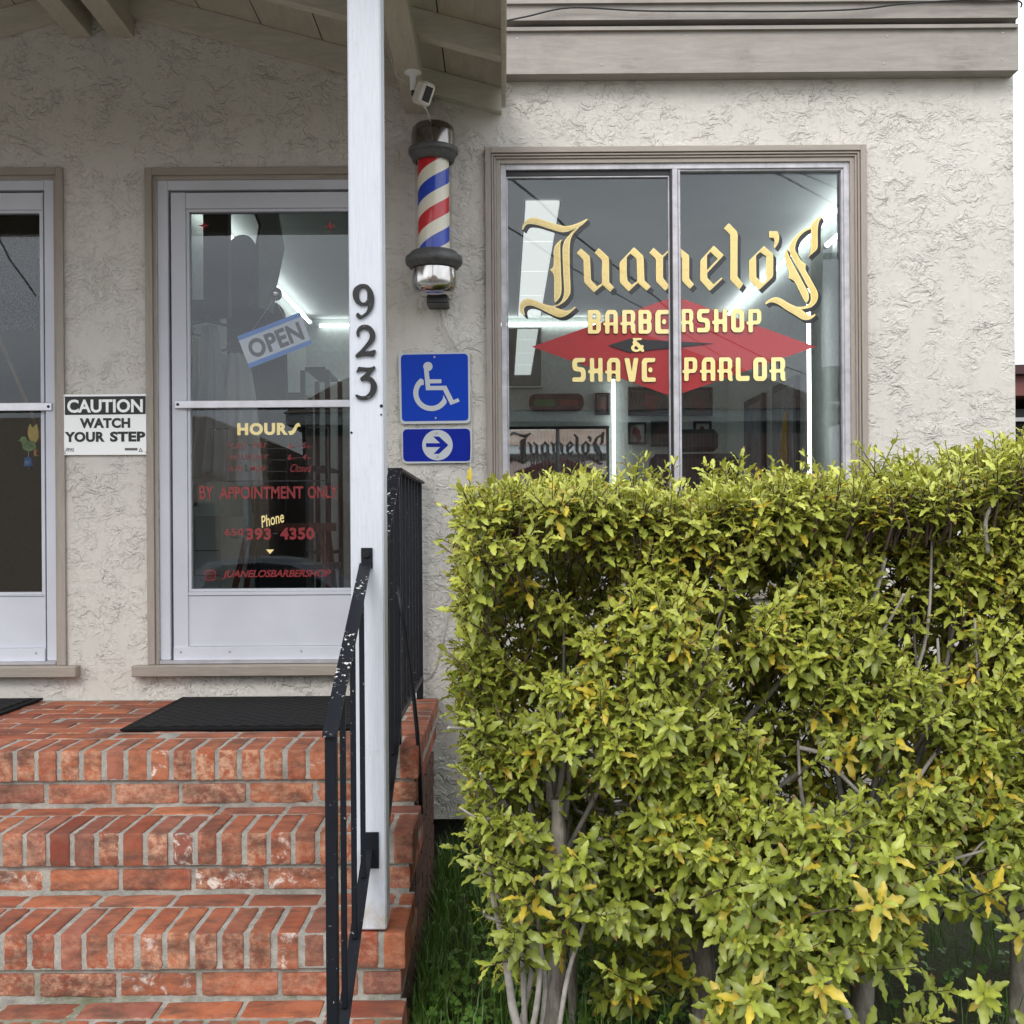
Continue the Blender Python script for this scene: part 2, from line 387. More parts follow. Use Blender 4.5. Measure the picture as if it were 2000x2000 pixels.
mb = MB(); mb.cbox(xm0+.002, xm1-.011, D+.004, D+.06, fr[2]+.022, fr[3]-.022); mb.cbox(xm1-.011+.0015, xm1, D+.010, D+.06, fr[2]+.022, fr[3]-.022)
mb.build('meeting_stile', M['alu_old'], W)
mb = MB(); mb.box(fr[0]+.022, xm0, D+.02, D+.06, fr[3]-.042, fr[3]-.0225); mb.box(xm0-.006, xm0+.0015, D+.012, D+.06, fr[2]+.022, fr[3]-.022); mb.build('track', M['black'], W)
mb = MB(); frame(mb, (fr[0]+.0225, xm0-.0065, fr[2]+.0225, fr[3]-.043), .006, D+.022, D+.06); mb.build('sash', M['alu_old'], W)
GY = D+.035
def pane(x0, x1, z0, z1, y, parent, name='glass'):
    m = MB(); m.add([(x0, y, z0), (x1, y, z0), (x1, y, z1), (x0, y, z1)], [(0, 1, 2, 3)], 0)
    m.add([(x0, y+.003, z0), (x1, y+.003, z0), (x1, y+.003, z1), (x0, y+.003, z1)], [(3, 2, 1, 0)], 1); return m.build(name, [M['glass'], M['clear']], parent)
pane(fr[0]+.02, xm0+.004, fr[2]+.02, fr[3]-.03, GY, W); pane(xm1-.008, fr[1]-.02, fr[2]+.02, fr[3]-.02, GY, W)
# ---- window lettering (painted on the inner side of the glass)
LY = GY-.0062
def px_polys(polys, sc, ox, oy, sm=True): return [conv(smooth(p) if sm else p, sc, ox, oy) for p in polys]
c1 = 1
J = px_polys([
 [(155,275,1),(180,195),(235,120),(320,88),(400,94),(560,145),(720,195),(820,220),(900,217),(990,195),(1080,160),(1185,108,1),(1200,120,1),(1110,205),(1020,248,1),(940,287),(880,310),(800,320),(740,310),(560,255),(400,205),(300,190),(240,195),(205,228),(180,282,1)],
 [(1195,124,1),(1090,215),(1010,300),(955,370),(925,450),(914,560),(913,750),(918,1000),(925,1150),(922,1280),(890,1350),(840,1410),(760,1468),(672,1508,1),(640,1487,1),(710,1470),(775,1420),(815,1340),(825,1250),(822,1150),(813,1000),(805,800),(800,600),(815,500),(850,430),(920,350),(1022,246,1)],
 [(795,430,1),(768,500),(765,600),(770,800),(775,950),(785,1150),(780,1280),(750,1360),(680,1440,1),(668,1350),(668,1150),(665,1020),(640,960),(598,910,1),(645,880),(660,820),(660,700),(662,600),(685,530),(740,465)],
 [(190,1640,1),(140,1590),(120,1520),(130,1450),(170,1400),(240,1370),(310,1378),(400,1410),(520,1460),(620,1484),(700,1515),(800,1548),(860,1560),(930,1545),(990,1500,1),(1015,1510,1),(950,1570),(880,1625),(820,1655),(760,1665),(690,1650),(560,1590),(430,1525),(330,1485),(250,1480),(200,1510),(190,1560),(208,1632,1)]], 8.05, 1000, 410)
S_ = px_polys([
 [(1020,72,1),(1032,90,1),(990,170),(975,300),(975,520),(960,590),(900,650),(820,720,1),(858,630),(870,560),(870,400),(870,230),(890,170),(950,110)],
 [(868,236,1),(790,262),(680,330),(600,410),(540,500),(520,580),(540,660),(600,780),(700,960),(800,1150),(850,1260),(865,1340),(862,1400),(835,1452),(760,1495),(640,1498,1),(700,1535),(780,1530),(880,1500),(950,1430),(980,1340),(970,1260),(930,1180),(860,1050),(785,920),(780,880),(790,825,1),(740,795),(700,750),(650,660),(620,600),(625,520),(660,430),(720,355),(790,300),(868,268,1)],
 [(485,580,1),(500,640),(540,730),(640,920),(740,1110),(820,1260),(835,1330),(825,1400),(790,1440,1),(755,1390),(700,1280),(620,1120),(580,1075),(510,1045,1),(520,980),(505,900),(470,800),(455,720),(460,640)],
 [(140,1440,1),(200,1390),(270,1355),(340,1350),(420,1385),(520,1445),(620,1492),(700,1532),(790,1600),(870,1640),(935,1610,1),(938,1640,1),(870,1690),(800,1710),(720,1695),(600,1620),(480,1550),(380,1480),(290,1435),(220,1430),(155,1465,1)]], 8.05, 1480, 410)
apo = px_polys([[(205,305,1),(335,305,1),(360,360),(365,420),(345,500),(295,575,1),(275,555,1),(290,500),(290,440),(270,410),(205,405,1)]], 8.05, 1480, 410)
u_ = px_polys([[(125,335),(262,455),(270,510),(285,835),(382,938),(462,885),(455,700),(462,545),(445,505),(342,405),(408,330),(560,470),(570,530),(572,870),(650,950),(588,1022),(468,915),(332,1030),(185,880),(175,850),(170,700),(165,530),(148,500),(58,408)]], 8.05, 1120, 440, False)
a_ = px_polys([[(965,315),(1110,450),(1118,500),(1125,700),(1130,840),(1232,940),(1165,1005),(1025,880),(880,1015),(755,890),(740,850),(740,700),(735,580),(750,545)],[(908,415),(850,475),(850,700),(860,840),(930,915),(1018,850),(1012,700),(1008,520),(990,485)]], 8.05, 1120, 440, False)
n_ = px_polys([[(1275,325),(1415,450),(1622,268),(1830,440),(1838,480),(1838,810),(1915,905),(1850,975),(1735,860),(1725,820),(1725,500),(1700,460),(1600,390),(1500,402),(1425,480),(1425,800),(1530,935),(1460,1005),(1325,870),(1315,830),(1312,520),(1300,490),(1208,405)]], 8.05, 1120, 440, False)
e_ = px_polys([[(610,708),(820,910),(470,1285),(472,1385),(605,1530),(775,1380),(795,1405),(520,1665),(330,1450),(322,1420),(325,1050),(345,1000)],[(540,840),(465,920),(465,1230),(695,990)]], 10.73, 1340, 410, False)
l_ = px_polys([[(928,235),(1090,400),(1115,470),(1110,700),(1108,1360),(1230,1520),(1150,1632),(975,1450),(955,1410),(960,900),(955,480),(940,460),(822,345)]], 10.73, 1340, 410, False)
o_ = px_polys([[(1495.5,476.8),(1512.5,492),(1513.7,497),(1513.5,534),(1511.5,539),(1485.5,563.5),(1469.5,547),(1466.5,540),(1466,506)],[(1487.8,488.6),(1479.8,495.8),(1480.3,538),(1492.9,550),(1499.5,544),(1499.8,497)]], 1, 0, 0, False)
sc_ = D/F
layer = 0
for glyph in (J, u_, a_, n_, e_, l_, o_, apo, S_):
    groups = [[p] for p in glyph] if glyph in (J, S_) else [glyph]
    for g in groups:
        layer += 1; e = (layer % 5)*.00012
        shape('letter_outline', g, LY+e, M['gold'], W, .0002)
        if glyph in (J, S_): shape('letter', g, LY-.0012+e, M['goldin'], W, .0002, off=-.0042)
        else: shape('letter', [inset_poly(p, .0024 if i == 0 else -.0024) for i, p in enumerate(g)], LY-.0012+e, M['goldin'], W, .0002)
        for k in range(0, 8):
            q = k/7; dx, dz = 6.6*q*sc_, -6.6*q*sc_
            shape('letter_shadow', [[(x+dx, z+dz) for x, z in p] for p in g], LY+.0012+.0004*k+e, M['letblack'], W, .0001)
G = {
'B': [[(0,1),(.8,1),(1,.86),(1,.62),(.92,.52),(1,.42),(1,.14),(.8,0),(0,0)],[(.36,.84),(.64,.84),(.64,.61),(.36,.61)],[(.36,.42),(.64,.42),(.64,.15),(.36,.15)]],
'A': [[(.12,0),(.12,.35),(0,.35),(0,.47),(.12,.47),(.12,.82),(.3,1),(.85,1),(1,.85),(1,0),(.7,0),(.7,.35),(.42,.35),(.42,0)],[(.42,.47),(.7,.47),(.7,.82),(.42,.82)]],
'R': [[(.12,0),(.12,.36),(0,.36),(0,.48),(.12,.48),(.12,1),(.85,1),(1,.87),(1,.58),(.9,.47),(1,.38),(1,.12),(1.04,0),(.78,0),(.7,.12),(.7,.36),(.42,.36),(.42,0)],[(.42,.5),(.7,.5),(.7,.84),(.42,.84)]],
'E': [[(0,.1),(0,.85),(.15,1),(1,1),(.94,.82),(.37,.82),(.37,.18),(1,.18),(1,0),(.1,0)], None],
'S': [[(0,.19),(0,0),(.85,0),(1,.14),(1,.46),(.85,.6),(.36,.63),(.36,.82),(.93,.82),(1,1),(.15,1),(0,.85),(0,.58),(.15,.45),(.64,.42),(.64,.19)]],
'H': [[(.12,0),(.12,.36),(0,.36),(0,.5),(.12,.5),(.12,1),(.42,1),(.42,.55),(.7,.55),(.7,1),(1,1),(1,0),(.7,0),(.7,.36),(.42,.36),(.42,0)]],
'O': [[(.2,0),(0,.14),(0,.86),(.2,1),(.8,1),(1,.86),(1,.14),(.8,0)],[(.36,.2),(.64,.2),(.64,.8),(.36,.8)]],
'P': [[(.12,0),(.12,.34),(0,.34),(0,.46),(.12,.46),(.12,1),(.85,1),(1,.87),(1,.5),(.85,.34),(.42,.34),(.42,0)],[(.42,.5),(.7,.5),(.7,.84),(.42,.84)]],
'V': [[(0,1),(.36,1),(.53,.42),(.66,1),(1,1),(.74,0),(.33,0)]],
'L': [[(0,1),(.34,1),(.34,.2),(1,.22),(.96,0),(.15,0),(0,.1)]],
'&': [[(.1,1),(.85,1),(.78,.85),(.5,.85),(.42,.78),(.62,.62),(.78,.45),(.85,.52),(1,.4),(.9,.3),(1,.12),(.98,0),(.8,.02),(.72,.1),(.5,0),(.2,.02),(0,.2),(.02,.4),(.2,.55),(.1,.7),(.22,.84)],[(.38,.46),(.6,.24),(.45,.15),(.28,.2),(.24,.34)]]}
def put(ch, x0, x1, y0, y1, sc, ox, oy):
    X0, Z1 = w(ox+x0/sc, oy+y0/sc); X1, Z0 = w(ox+x1/sc, oy+y1/sc); ps = []
    for i, p in enumerate(G[ch]):
        if p is None: p = circ(.62, .5, .15, 16); p = [(x, .5+(z-.5)*.72) for x, z in p]; q = [(X0+x*(X1-X0), Z0+z*(Z1-Z0)) for x, z in p]
        else: q = rounded([(X0+x*(X1-X0), Z0+z*(Z1-Z0)) for x, z in p], .004 if i else .0065)
        ps.append(q)
    shape('letter', ps, LY-.0022, M['gold'], W, .0002)
    shape('letter_shadow', [[(x, z) for x, z in p] for p in ps], LY-.0016, M['letblack'], W, .0002, off=.0012)
for ch, a, b in zip('BARBE', (225,365,520,683,835), (345,498,655,803,965)): put(ch, a, b, 151, 364, 4.6, 1100, 570)
for ch, a, b in zip('RSHOP', (1058,1212,1350,1520,1660), (1180,1330,1485,1640,1795)): put(ch, a, b, 143, 352, 4.6, 1100, 570)
for ch, a, b in zip('SHAVE', (85,228,382,555,712), (208,360,520,685,840)): put(ch, a, b, 585, 800, 4.6, 1100, 570)
for ch, a, b in zip('PARLOR', (1080,1238,1395,1562,1720,1866), (1215,1378,1532,1690,1845,2010)): put(ch, a, b, 580, 792, 4.6, 1100, 570)
put('&', 615, 735, 405, 530, 4.6, 1100, 570)
shape('black_diamond', [conv([(410,470),(600,410),(1370,452),(600,533)], 4.6, 1100, 570)], LY-.0002, M['letblack'], W, .0002)
shape('red_diamond', [[w(1039,674.5), w(1322,575), w(1598,674.5), w(1316,772.6)]], LY+.0045, M['red'], W, .0002)
# ---- doors
def door(r, left_side, gx0, gx1, gy_top, bar, gy_bot, kick, bot, sill, letters):
    """r: opening incl. trim; all others in photo pixels at wall plane"""
    P = part('door')
    X0, X1, Z0, Z1 = r; zc = lambda y: w((gx0+gx1)/2, y)[1]
    zs0, zs1 = zc(sill[1]), zc(sill[0])
    mb = MB(); t = .042
    for k, (q, dd) in enumerate(((0, .014), (.029, .003))):
        wd = .029 if k == 0 else .0125
        mb.cbox(X0+q, X0+q+wd-.0005, D-dd, D-.0005, zs1, Z1-q, .0012, 1); mb.cbox(X1-q-wd+.0005, X1-q, D-dd, D-.0005, zs1, Z1-q, .0012, 1)
        mb.cbox(X0+q+wd, X1-q-wd, D-dd, D-.0005, Z1-q-wd+.0005, Z1-q, .0012, 0)
    mb.build('casing', [M['trim'], M['trimv']], P)
    box('sill', X0-.052, X1+.052, D-.05, D+.1, zs0, zs1-.001, M['sill'], P, .004)
    fx0, fx1, fz1 = X0+t, X1-t, Z1-t
    mb = MB(); mb.cbox(fx0, fx0+.041, D+.012, D+.09, zs1+.016, fz1, .0015); mb.cbox(fx1-.041, fx1, D+.012, D+.09, zs1+.016, fz1, .0015); mb.cbox(fx0+.0415, fx1-.0415, D+.012, D+.09, fz1-.038, fz1-.0005, .0015)
    mb.build('frame', M['alu'], P)
    mb = MB(); mb.cbox(fx0+.001, fx1-.001, D-.004, D+.09, zs1+.0005, zs1+.0155, .002); mb.build('threshold', M['metal'], P)
    lx0, lx1, lz0, lz1 = fx0+.050, fx1-.050, zc(bot), fz1-.045
    mb = MB(); frame(mb, (fx0+.0412, fx1-.0412, zs1+.016, fz1-.0385), .04, D+.075, D+.088); mb.build('gap', M['dark'], P)
    GX0, GX1 = w(gx0, 700)[0], w(gx1, 700)[0]; gt, gb = zc(gy_top), zc(gy_bot)
    mb = MB(); y0, y1 = D+.022, D+.07
    mb.cbox(lx0, GX0-.012, y0, y1, lz0, lz1, .0015); mb.cbox(GX1+.012, lx1, y0, y1, lz0, lz1, .0015)
    mb.cbox(GX0-.0115, GX1+.0115, y0+.001, y1, gt+.012, lz1-.001, .0015)
    mb.cbox(GX0-.0115, GX1+.0115, y0+.001, y1, zc(kick[0]), gb-.0125, .0015)
    mb.cbox(GX0-.0155, GX1+.0155, y0+.006, y1, zc(kick[1]), zc(kick[0])-.0005, .0015)
    mb.cbox(lx0+.001, lx1-.001, y0-.006, y1-.01, lz0-.012, zc(kick[1])-.0005, .0015)
    fz = zc((bar[0]+bar[1])/2)
    frame(mb, (GX0-.0115, GX1+.0115, gb-.012, gt+.0115), .0115, y0+.006, y1-.005)
    mb.build('leaf_frame', M['alu'], P)
    for q in (.04, .3, .68, .95): mb = MB(); mb.disc((lx0+(lx1-lx0)*q, y0-.0062, (lz0+zc(kick[1]))/2+.004), .004, t=.002); mb.build('screw', M['screw'], P)
    mb = MB(); bx = w(bar[2], 790)[0] if bar[2] is not None else lx0+.018; ex = lx1-.018 if bar[3] is None else w(bar[3], 790)[0]
    mb.cbox(bx, ex, y0-.018, y0-.004, zc(bar[1]), zc(bar[0]), .002)
    mb.build('push_bar', M['metal'], P)
    for q in (bx+.013, ex-.013): mb = MB(); mb.disc((q, y0-.0182, (zc(bar[0])+zc(bar[1]))/2), .006, t=.001); mb.build('screw', M['dark'], P)
    pane(GX0-.001, GX1+.001, gb-.001, gt+.001, D+.045, P)
    return P
door2 = door(d2, True, 367, 680, 409, (781, 796, 340, None), 1150, (1163, 1263), 1287, (1296, 1318), True)
door1 = door(d1, False, -239, 73, 413, (787, 803, None, 100), 1158, (1166, 1268), 1291, (1300, 1322), False)
DY = D+.0425
dl = lambda n, s, x0, y0, x1, y1, m='reddoor', **k: text(n, s, pxfit(x0, y0, x1, y1), DY, M[m], door2, **k)
dl('letter', 'HOUR', 458.5, 823.5, 558, 848.5, 'gold', bold=.055, space=1.15)
shape('letter', [conv(smooth([(1190,175,1),(1150,190),(1110,250),(1085,290),(1030,298,1),(1045,335),(1050,355,1),(1090,352),(1130,320),(1160,260),(1180,230),(1215,235,1),(1205,205)]), 7.43, 420, 800)], DY, M['gold'], door2, .0003)
for s, y in (('TUES', 0), ('SATURDAY', 1), ('SUN', 2)):
    yy = 863.5+22.5*y; dl('letter', s, 438.5, yy, {0: 477, 1: 520, 2: 471}[y], yy+11, bold=.0, shear=.25, space=1.1)
dl('letter', '&', 472, 906.5, 479, 920, 'letblack', bold=0)
dl('letter', 'FRI', 488, 862.5, 515, 873.5, shear=.25, bold=0.01, space=1.2); dl('letter', 'MON', 483, 908, 515, 919, shear=.25, bold=0.01)
for i, (a, b) in enumerate((('6', '5'), ('6', '4'))):
    yy = 863.5+22.5*i; dl('letter', a, 558, yy, 565, yy+11, shear=.2); dl('letter', 'AM', 566.5, yy+6, 575, yy+10.5, bold=0); dl('letter', b, 586.5, yy-1, 594.5, yy+10.5, shear=.2); dl('letter', 'PM', 596, yy+6, 606, yy+10.5, bold=0)
    shape('line', [[w(578, yy+5), w(583, yy+5), w(583, yy+6.5), w(578, yy+6.5)]], DY, M['letblack'], door2, .0003)
dl('letter', 'Closed', 563, 905, 606, 921, shear=.35, bold=.0)
shape('line', [[w(479.5, 867.2), w(487, 867.2), w(487, 869.2), w(479.5, 869.2)]], DY, M['letblack'], door2, .0003)
for yy in (874, 896.5, 919): shape('line', [[w(519, yy), w(556, yy), w(556, yy+1.2), w(519, yy+1.2)]], DY, M['letblack'], door2, .0003)
def rule(pts, wd=1.6):
    for (x0, y0), (x1, y1) in zip(pts, pts[1:]):
        if abs(x1-x0) > abs(y1-y0): q = [(x0, y0-wd/2), (x1, y1-wd/2), (x1, y1+wd/2), (x0, y0+wd/2)]
        else: q = [(x0-wd/2, y0-wd/2), (x0+wd/2, y0-wd/2), (x1+wd/2, y1+wd/2), (x1-wd/2, y1+wd/2)]
        shape('border_line', [[w(*p) for p in q]], DY+(.0004 if abs(x1-x0) > abs(y1-y0) else .0008), M['letblack'], door2, .0001)
rule([(443, 835.5), (406, 836), (407.5, 939), (638, 938), (637.5, 832.5), (600, 832.5)])
dl('letter', 'BY', 384, 948, 412, 974.5, bold=.02); dl('letter', 'APPOINTMENT', 423, 948.5, 588.5, 974.5, bold=.025, space=1.0); dl('letter', 'ONLY', 597.5, 948, 656.5, 973, bold=.02)
text('letter', 'Phone', (w(503, 1010)[0], w(550, 1010)[0], w(500, 1026)[1], w(500, 1003)[1]), DY, M['gold'], door2, bold=.01, shear=.35, rot=(*w(526, 1012), math.radians(14)))
dl('letter', '650', 434, 1032, 471, 1046.5, bold=.03, space=1.25); dl('letter', '393', 476, 1031, 525, 1055.5, bold=.045, space=1.1); dl('letter', '4350', 543, 1030, 610.5, 1054.5, bold=.045, space=1.1)
shape('line', [[w(528.5, 1040.5), w(538.5, 1040.5), w(538.5, 1043), w(528.5, 1043)]], DY, M['letblack'], door2, .0003)
shape('line', [[w(437, 1047.5), w(467, 1047.5), w(455, 1054)]], DY, M['letblack'], door2, .0003)
shape('pointer', [[w(515, 1073.5), w(531, 1073.5), w(523, 1082.5)]], DY, M['gold'], door2, .0003)
dl('letter', 'JUANELOSBARBERSHOP', 428, 1113, 644, 1133, bold=.02, shear=.3, space=.95)
q = conv(rounded([(212,1113),(333,1113),(333,1235),(212,1235)], 28, 5), 6.04, 360, 930); q2 = conv(rounded([(220,1121),(325,1121),(325,1227),(220,1227)], 22, 5), 6.04, 360, 930)
c_ = w(360+272/6.04, 930+1178/6.04)
shape('camera_mark', [q, q2, circ(c_[0], c_[1], .0095), circ(c_[0], c_[1], .0078), circ(c_[0]+.009, c_[1]+.0105, .0014, 10)], DY, M['red'], door2, .0003)
def star4(cx, cy, r, mat, y=DY):
    c = w(cx, cy); r *= sc_; pts = []
    for k in range(8):
        a = math.pi/4*k; rr = r if k % 2 == 0 else r*.24; pts.append((c[0]+rr*math.cos(a), c[1]+rr*math.sin(a)))
    shape('star', [pts, circ(c[0], c[1], r*.11, 10)], y, M[mat], door2, .0003)
def cross8(cx, cy, r, mat, diag=True, wd=.0007):
    c = w(cx, cy); r *= sc_
    for k in range(4):
        a = math.pi/4*k+(.2 if diag is None else 0)
        if diag is True and k % 2 == 0: continue
        d_ = (math.cos(a), math.sin(a)); n = (-d_[1]*wd, d_[0]*wd)
        for s in (-1, 1):
            p, e = (c[0]+d_[0]*r*.45*s, c[1]+d_[1]*r*.45*s), (c[0]+d_[0]*r*s, c[1]+d_[1]*r*s)
            if diag is None: p = c
            shape('star_ray', [[(p[0]+n[0], p[1]+n[1]), (e[0]+n[0]*.3, e[1]+n[1]*.3), (e[0]-n[0]*.3, e[1]-n[1]*.3), (p[0]-n[0], p[1]-n[1])]], DY+.0004*(k+1), M[mat], door2, .0001)
star4(392, 435, 12, 'redbright'); cross8(392, 435, 13, 'letblack'); star4(641.5, 436, 12.5, 'redbright'); cross8(641.5, 436, 14, 'letblack')
cross8(387, 1133, 9, 'letblack', None); cross8(657, 1113, 8, 'letblack', None)
# dried water film on the upper pane of the left door
fm = NT('water_marks'); fo = [n for n in fm.t.nodes if n.type == 'OUTPUT_MATERIAL'][0]; fm.base((.55, .58, .62)); fm.set(Roughness=.9)
sp = fm.math('MULTIPLY', fm.ramp(fm.noise(150, 3, .7), [(.46, 0.), (.62, 1.)]), .16); st_ = fm.ramp(fm.noise(11, 5, .7, .3, fm.map((1, 1, 2.4))), [(.64, 0.), (.67, .45)])
tr_ = fm.n('ShaderNodeBsdfTransparent'); mx_ = fm.n('ShaderNodeMixShader'); fm.l(fm.math('MAXIMUM', sp, st_), mx_.inputs[0]); fm.l(tr_.outputs[0], mx_.inputs[1]); fm.l(fm.b.outputs[0], mx_.inputs[2]); fm.l(mx_.outputs[0], fo.inputs[0])
a, b = w(-238, 455), w(72, 640); m_ = MB(); m_.box(a[0], b[0], D+.0435, D+.0442, b[1], a[1]); m_.build('water_marks', fm.mat, door1)
# ---- porch roof
PR = part('porch_roof')
SL = .27; ZB = 2.972  # slope, rafter bottom height at the eave (X = 0)
RX = -1.56
zr = lambda x: ZB+SL*(-x) if x > RX else ZB+SL*(-RX)-SL*(RX-x)
YF = 2.4
for yy in (D-.045, 3.86, 3.37, 2.88):
    for side in (0, 1):
        mb = MB()
        if side == 0: x0, x1 = -1.435, 0.0
        else: x0, x1 = -3.12, -1.687
        t = .05 if yy < 4.3 else .04
        q = [(x0, zr(x0)), (x1, zr(x1)), (x1, zr(x1)+.092), (x0, zr(x0)+.092)]
        mb.prism(q, yy, yy+t); mb.build('rafter', M['rafter'], PR)
mb = MB(); k = 0; bw = .238
x = 0.02
while x > -3.14:
    xa, xb = max(x-bw+.005, -3.14), x
    if xa < RX < xb:
        mb.prism([(xa, zr(xa)+.094), (RX, zr(RX)+.094), (RX, zr(RX)+.112), (xa, zr(xa)+.112)], YF-.1, D-.0002)
        mb.prism([(RX+.0005, zr(RX)+.094), (xb, zr(xb)+.094), (xb, zr(xb)+.112), (RX+.0005, zr(RX)+.112)], YF-.1, D-.0002)
    else: mb.prism([(xa, zr(xa)+.094), (xb, zr(xb)+.094), (xb, zr(xb)+.112), (xa, zr(xa)+.112)], YF-.1, D-.0002)
    x -= bw
mb.build('ceiling_boards', M['porch'], PR)
mb = MB()
mb.prism([(RX, zr(RX)+.114), (.015, zr(.015)+.114), (.015, zr(.015)+.13), (RX, zr(RX)+.13)], YF-.12, D-.0003)
mb.prism([(-3.16, zr(-3.16)+.114), (RX-.0005, zr(RX)+.114), (RX-.0005, zr(RX)+.13), (-3.16, zr(-3.16)+.13)], YF-.12, D-.0003)
mb.build('roofing', simple('roof_shingle', (.20, .18, .16), .9), PR)
box('eave_board', .0005, .018, YF-.1, D-.08, ZB+.0, ZB+.105, M['rafter'], PR)
for a, b in ((-1.687, -1.601), (-1.529, -1.435)): box('ridge_beam', a, b, YF, D-.001, 3.288, 3.47, M['porch'], PR)
box('eave_beam', -.375, -.289, YF+.02, D-.001, 2.98, 3.045, M['porch'], PR); box('eave_beam', -3.06, -2.974, YF+.02, D-.001, 2.98, 3.045, M['porch'], PR)
box('header_beam', -2.973, -.376, 2.80, 2.88, 2.955, 3.045, M['porch'], PR)
mb = MB(); mb.prism([(-2.9, 3.0455), (-.42, 3.0455), (RX, 3.36)], 2.83, 2.85); mb.build('gable_light_block', M['porch'], PR)  # unseen infill above the header, added to darken the porch ceiling
mb = MB(); mb.tube([(-.385, y, 3.0-.002-.01*math.sin(y*9)) for y in np.linspace(2.9, 4.0, 14)]+[(-.372, 4.02, 2.97), (-.345, 4.03, 2.955)], .0028, 6); mb.build('wire', M['cable_w'], PR)
# ---- white post with numerals
PX0, PX1, PY = w(684.5, 1000, 2.8)[0], w(749.5, 1000, 2.8)[0], 2.80
PO = part('post'); box('shaft', PX0, PX1, PY, PY+.086, S3+.004, 2.978, M['whitepost'], PO, .004)
def numeral(polys):
    P = [conv(smooth(p, 4), 6.9, 670, 540, PY) for p in polys]
    return shape('numeral', P, PY-.004, M['numeral'], PO, .0035)
numeral([[(270,108),(340,125),(395,190),(420,270),(418,370),(390,450),(340,510),(270,560),(230,572),(195,560),(180,535),(190,505),(210,495),(225,510),(240,525),(265,525),(310,490),(338,430),(343,378,1),(300,390),(240,395),(170,350),(140,290),(135,220),(160,160),(215,120)],[(280,150),(240,170),(218,230),(225,310),(260,355),(300,355),(325,320),(332,260),(320,190)]])
numeral([[(190,805),(185,760),(200,710),(240,670),(300,655),(370,675),(420,730),(437,790),(425,860),(380,920),(320,970),(285,1015,1),(360,1010),(420,995),(445,1000,1),(435,1040),(418,1080,1),(350,1072),(280,1070),(190,1095),(170,1080),(185,1050),(240,1000),(300,930),(350,860),(365,800),(345,740),(300,710),(250,720),(225,750),(222,805),(205,815)]])
numeral([[(215,1222,1),(340,1232),(400,1225),(420,1208,1),(437,1225),(430,1250),(350,1345,1),(410,1380),(450,1440),(460,1500),(440,1570),(390,1630),(310,1662),(250,1662),(190,1640),(170,1605),(190,1595),(250,1615),(310,1610),(360,1560),(375,1500),(370,1440),(330,1405),(290,1400),(255,1412),(237,1395),(240,1370),(310,1310),(335,1275,1),(250,1275),(180,1290,1)]])
for cx, cy, rr in ((745, 793, 3.5), (744.5, 810, 2), (686.5, 845, 2.4)):
    c = w(cx, cy, PY); mb = MB(); mb.disc((c[0], PY-.0005, c[1]), rr*PY/F, t=.001, n=9); mb.build('chip', M['iron2'], PO)
# ------------------------------------------------------------------ interior
FZ, CZ, BW = .74, 3.10, 9.3
RL, RR_ = -1.62, WX1-.16
mb = MB(); mb.box(RL-.1, RL, D+.141, BW, FZ, CZ); mb.box(RL-.1, RR_, BW, BW+.1, FZ, CZ); mb.box(RR_, RR_+.015, D+.141, BW, FZ, CZ); mb.build('room_wall', M['wallin'], B)
mb = MB(); mb.box(RL-.1, RR_+.015, D+.141, BW+.1, CZ+.001, CZ+.05); mb.build('room_ceiling', M['ceil'], B)
mb = MB(); mb.box(WX0+.142, RR_+.015, D+.141, BW+.1, FZ-.05, FZ-.001); mb.build('room_floor', M['floorin'], B)
mb = MB(); mb.box(WX0+.142, WX0+.16, D+.141, BW, FZ, CZ); mb.box(WX0+.16, RL-.101, 7.2, 7.3, FZ, CZ); mb.box(WX0+.142, RL-.101, D+.141, BW, CZ+.001, CZ+.05); mb.box(RL-.115, RL-.101, D+.141, 7.2, FZ, CZ)
mb.build('back_room_wall', M['darkroom'], B)
def tubelight(p0, p1, label, r=.013):
    t = thing('light_tube', label, 'tube light', group='white light tubes inside the shop')
    m = MB(); m.tube([p0, p1], r, 10); m.build('tube', M['tube'], t)
    p0, p1 = Vector(p0), Vector(p1); dd = (p1-p0).normalized(); 
    for a_, b_ in ((p0-dd*.03, p0+dd*.012), (p1-dd*.012, p1+dd*.03)): m = MB(); m.tube([a_, b_], r*1.35, 10); m.build('end_cap', M['white'], t)
tubelight((RR_-.05, 5.7, CZ-.05), (RR_-.05, 9.1, CZ-.05), 'long ceiling light tube receding along the right wall behind the window')
tubelight((RR_-.03, 5.3, CZ-.17), (RR_-.03, 6.3, CZ-.17), 'short light tube under the long one at the window top right')
tubelight((RL+.06, 5.6, CZ-.06), (RL+.06, 9.1, CZ-.06), 'light tube receding along the left wall above the OPEN sign')
tubelight((RL+.1, BW-.04, CZ-.06), (.85, BW-.04, CZ-.06), 'horizontal light tube across the top of the back wall')
def vert(px, y0, y1, d, label):
    a, b = w(px, y0, d), w(px, y1, d); tubelight((a[0], d, a[1]), (a[0], d, b[1]), label, .013 if d > 8 else .011)
vert(1198, 738, 990, 9.22, 'upright light tube under the letter A of SHAVE')
vert(1579, 560, 930, 6.4, 'left of the two upright light tubes below the big letter S')
vert(1594, 590, 930, 6.9, 'right of the two upright light tubes below the big letter S')
# strip of ceiling light panels
t = thing('ceiling_light_panel', 'long strip of pale square light panels on the shop ceiling', 'ceiling light')
mb = MB()
for k in range(4): mb.box(.125, .305, 5.99+k*.78, 5.99+k*.78+.765, CZ-.02, CZ-.004)
mb.build('diffuser', M['panel'], t)
mb = MB(); mb.box(.118, .124, 5.98, 9.1, CZ-.03, CZ-.003); mb.box(.306, .312, 5.98, 9.1, CZ-.03, CZ-.003); mb.build('frame', M['black'], t)
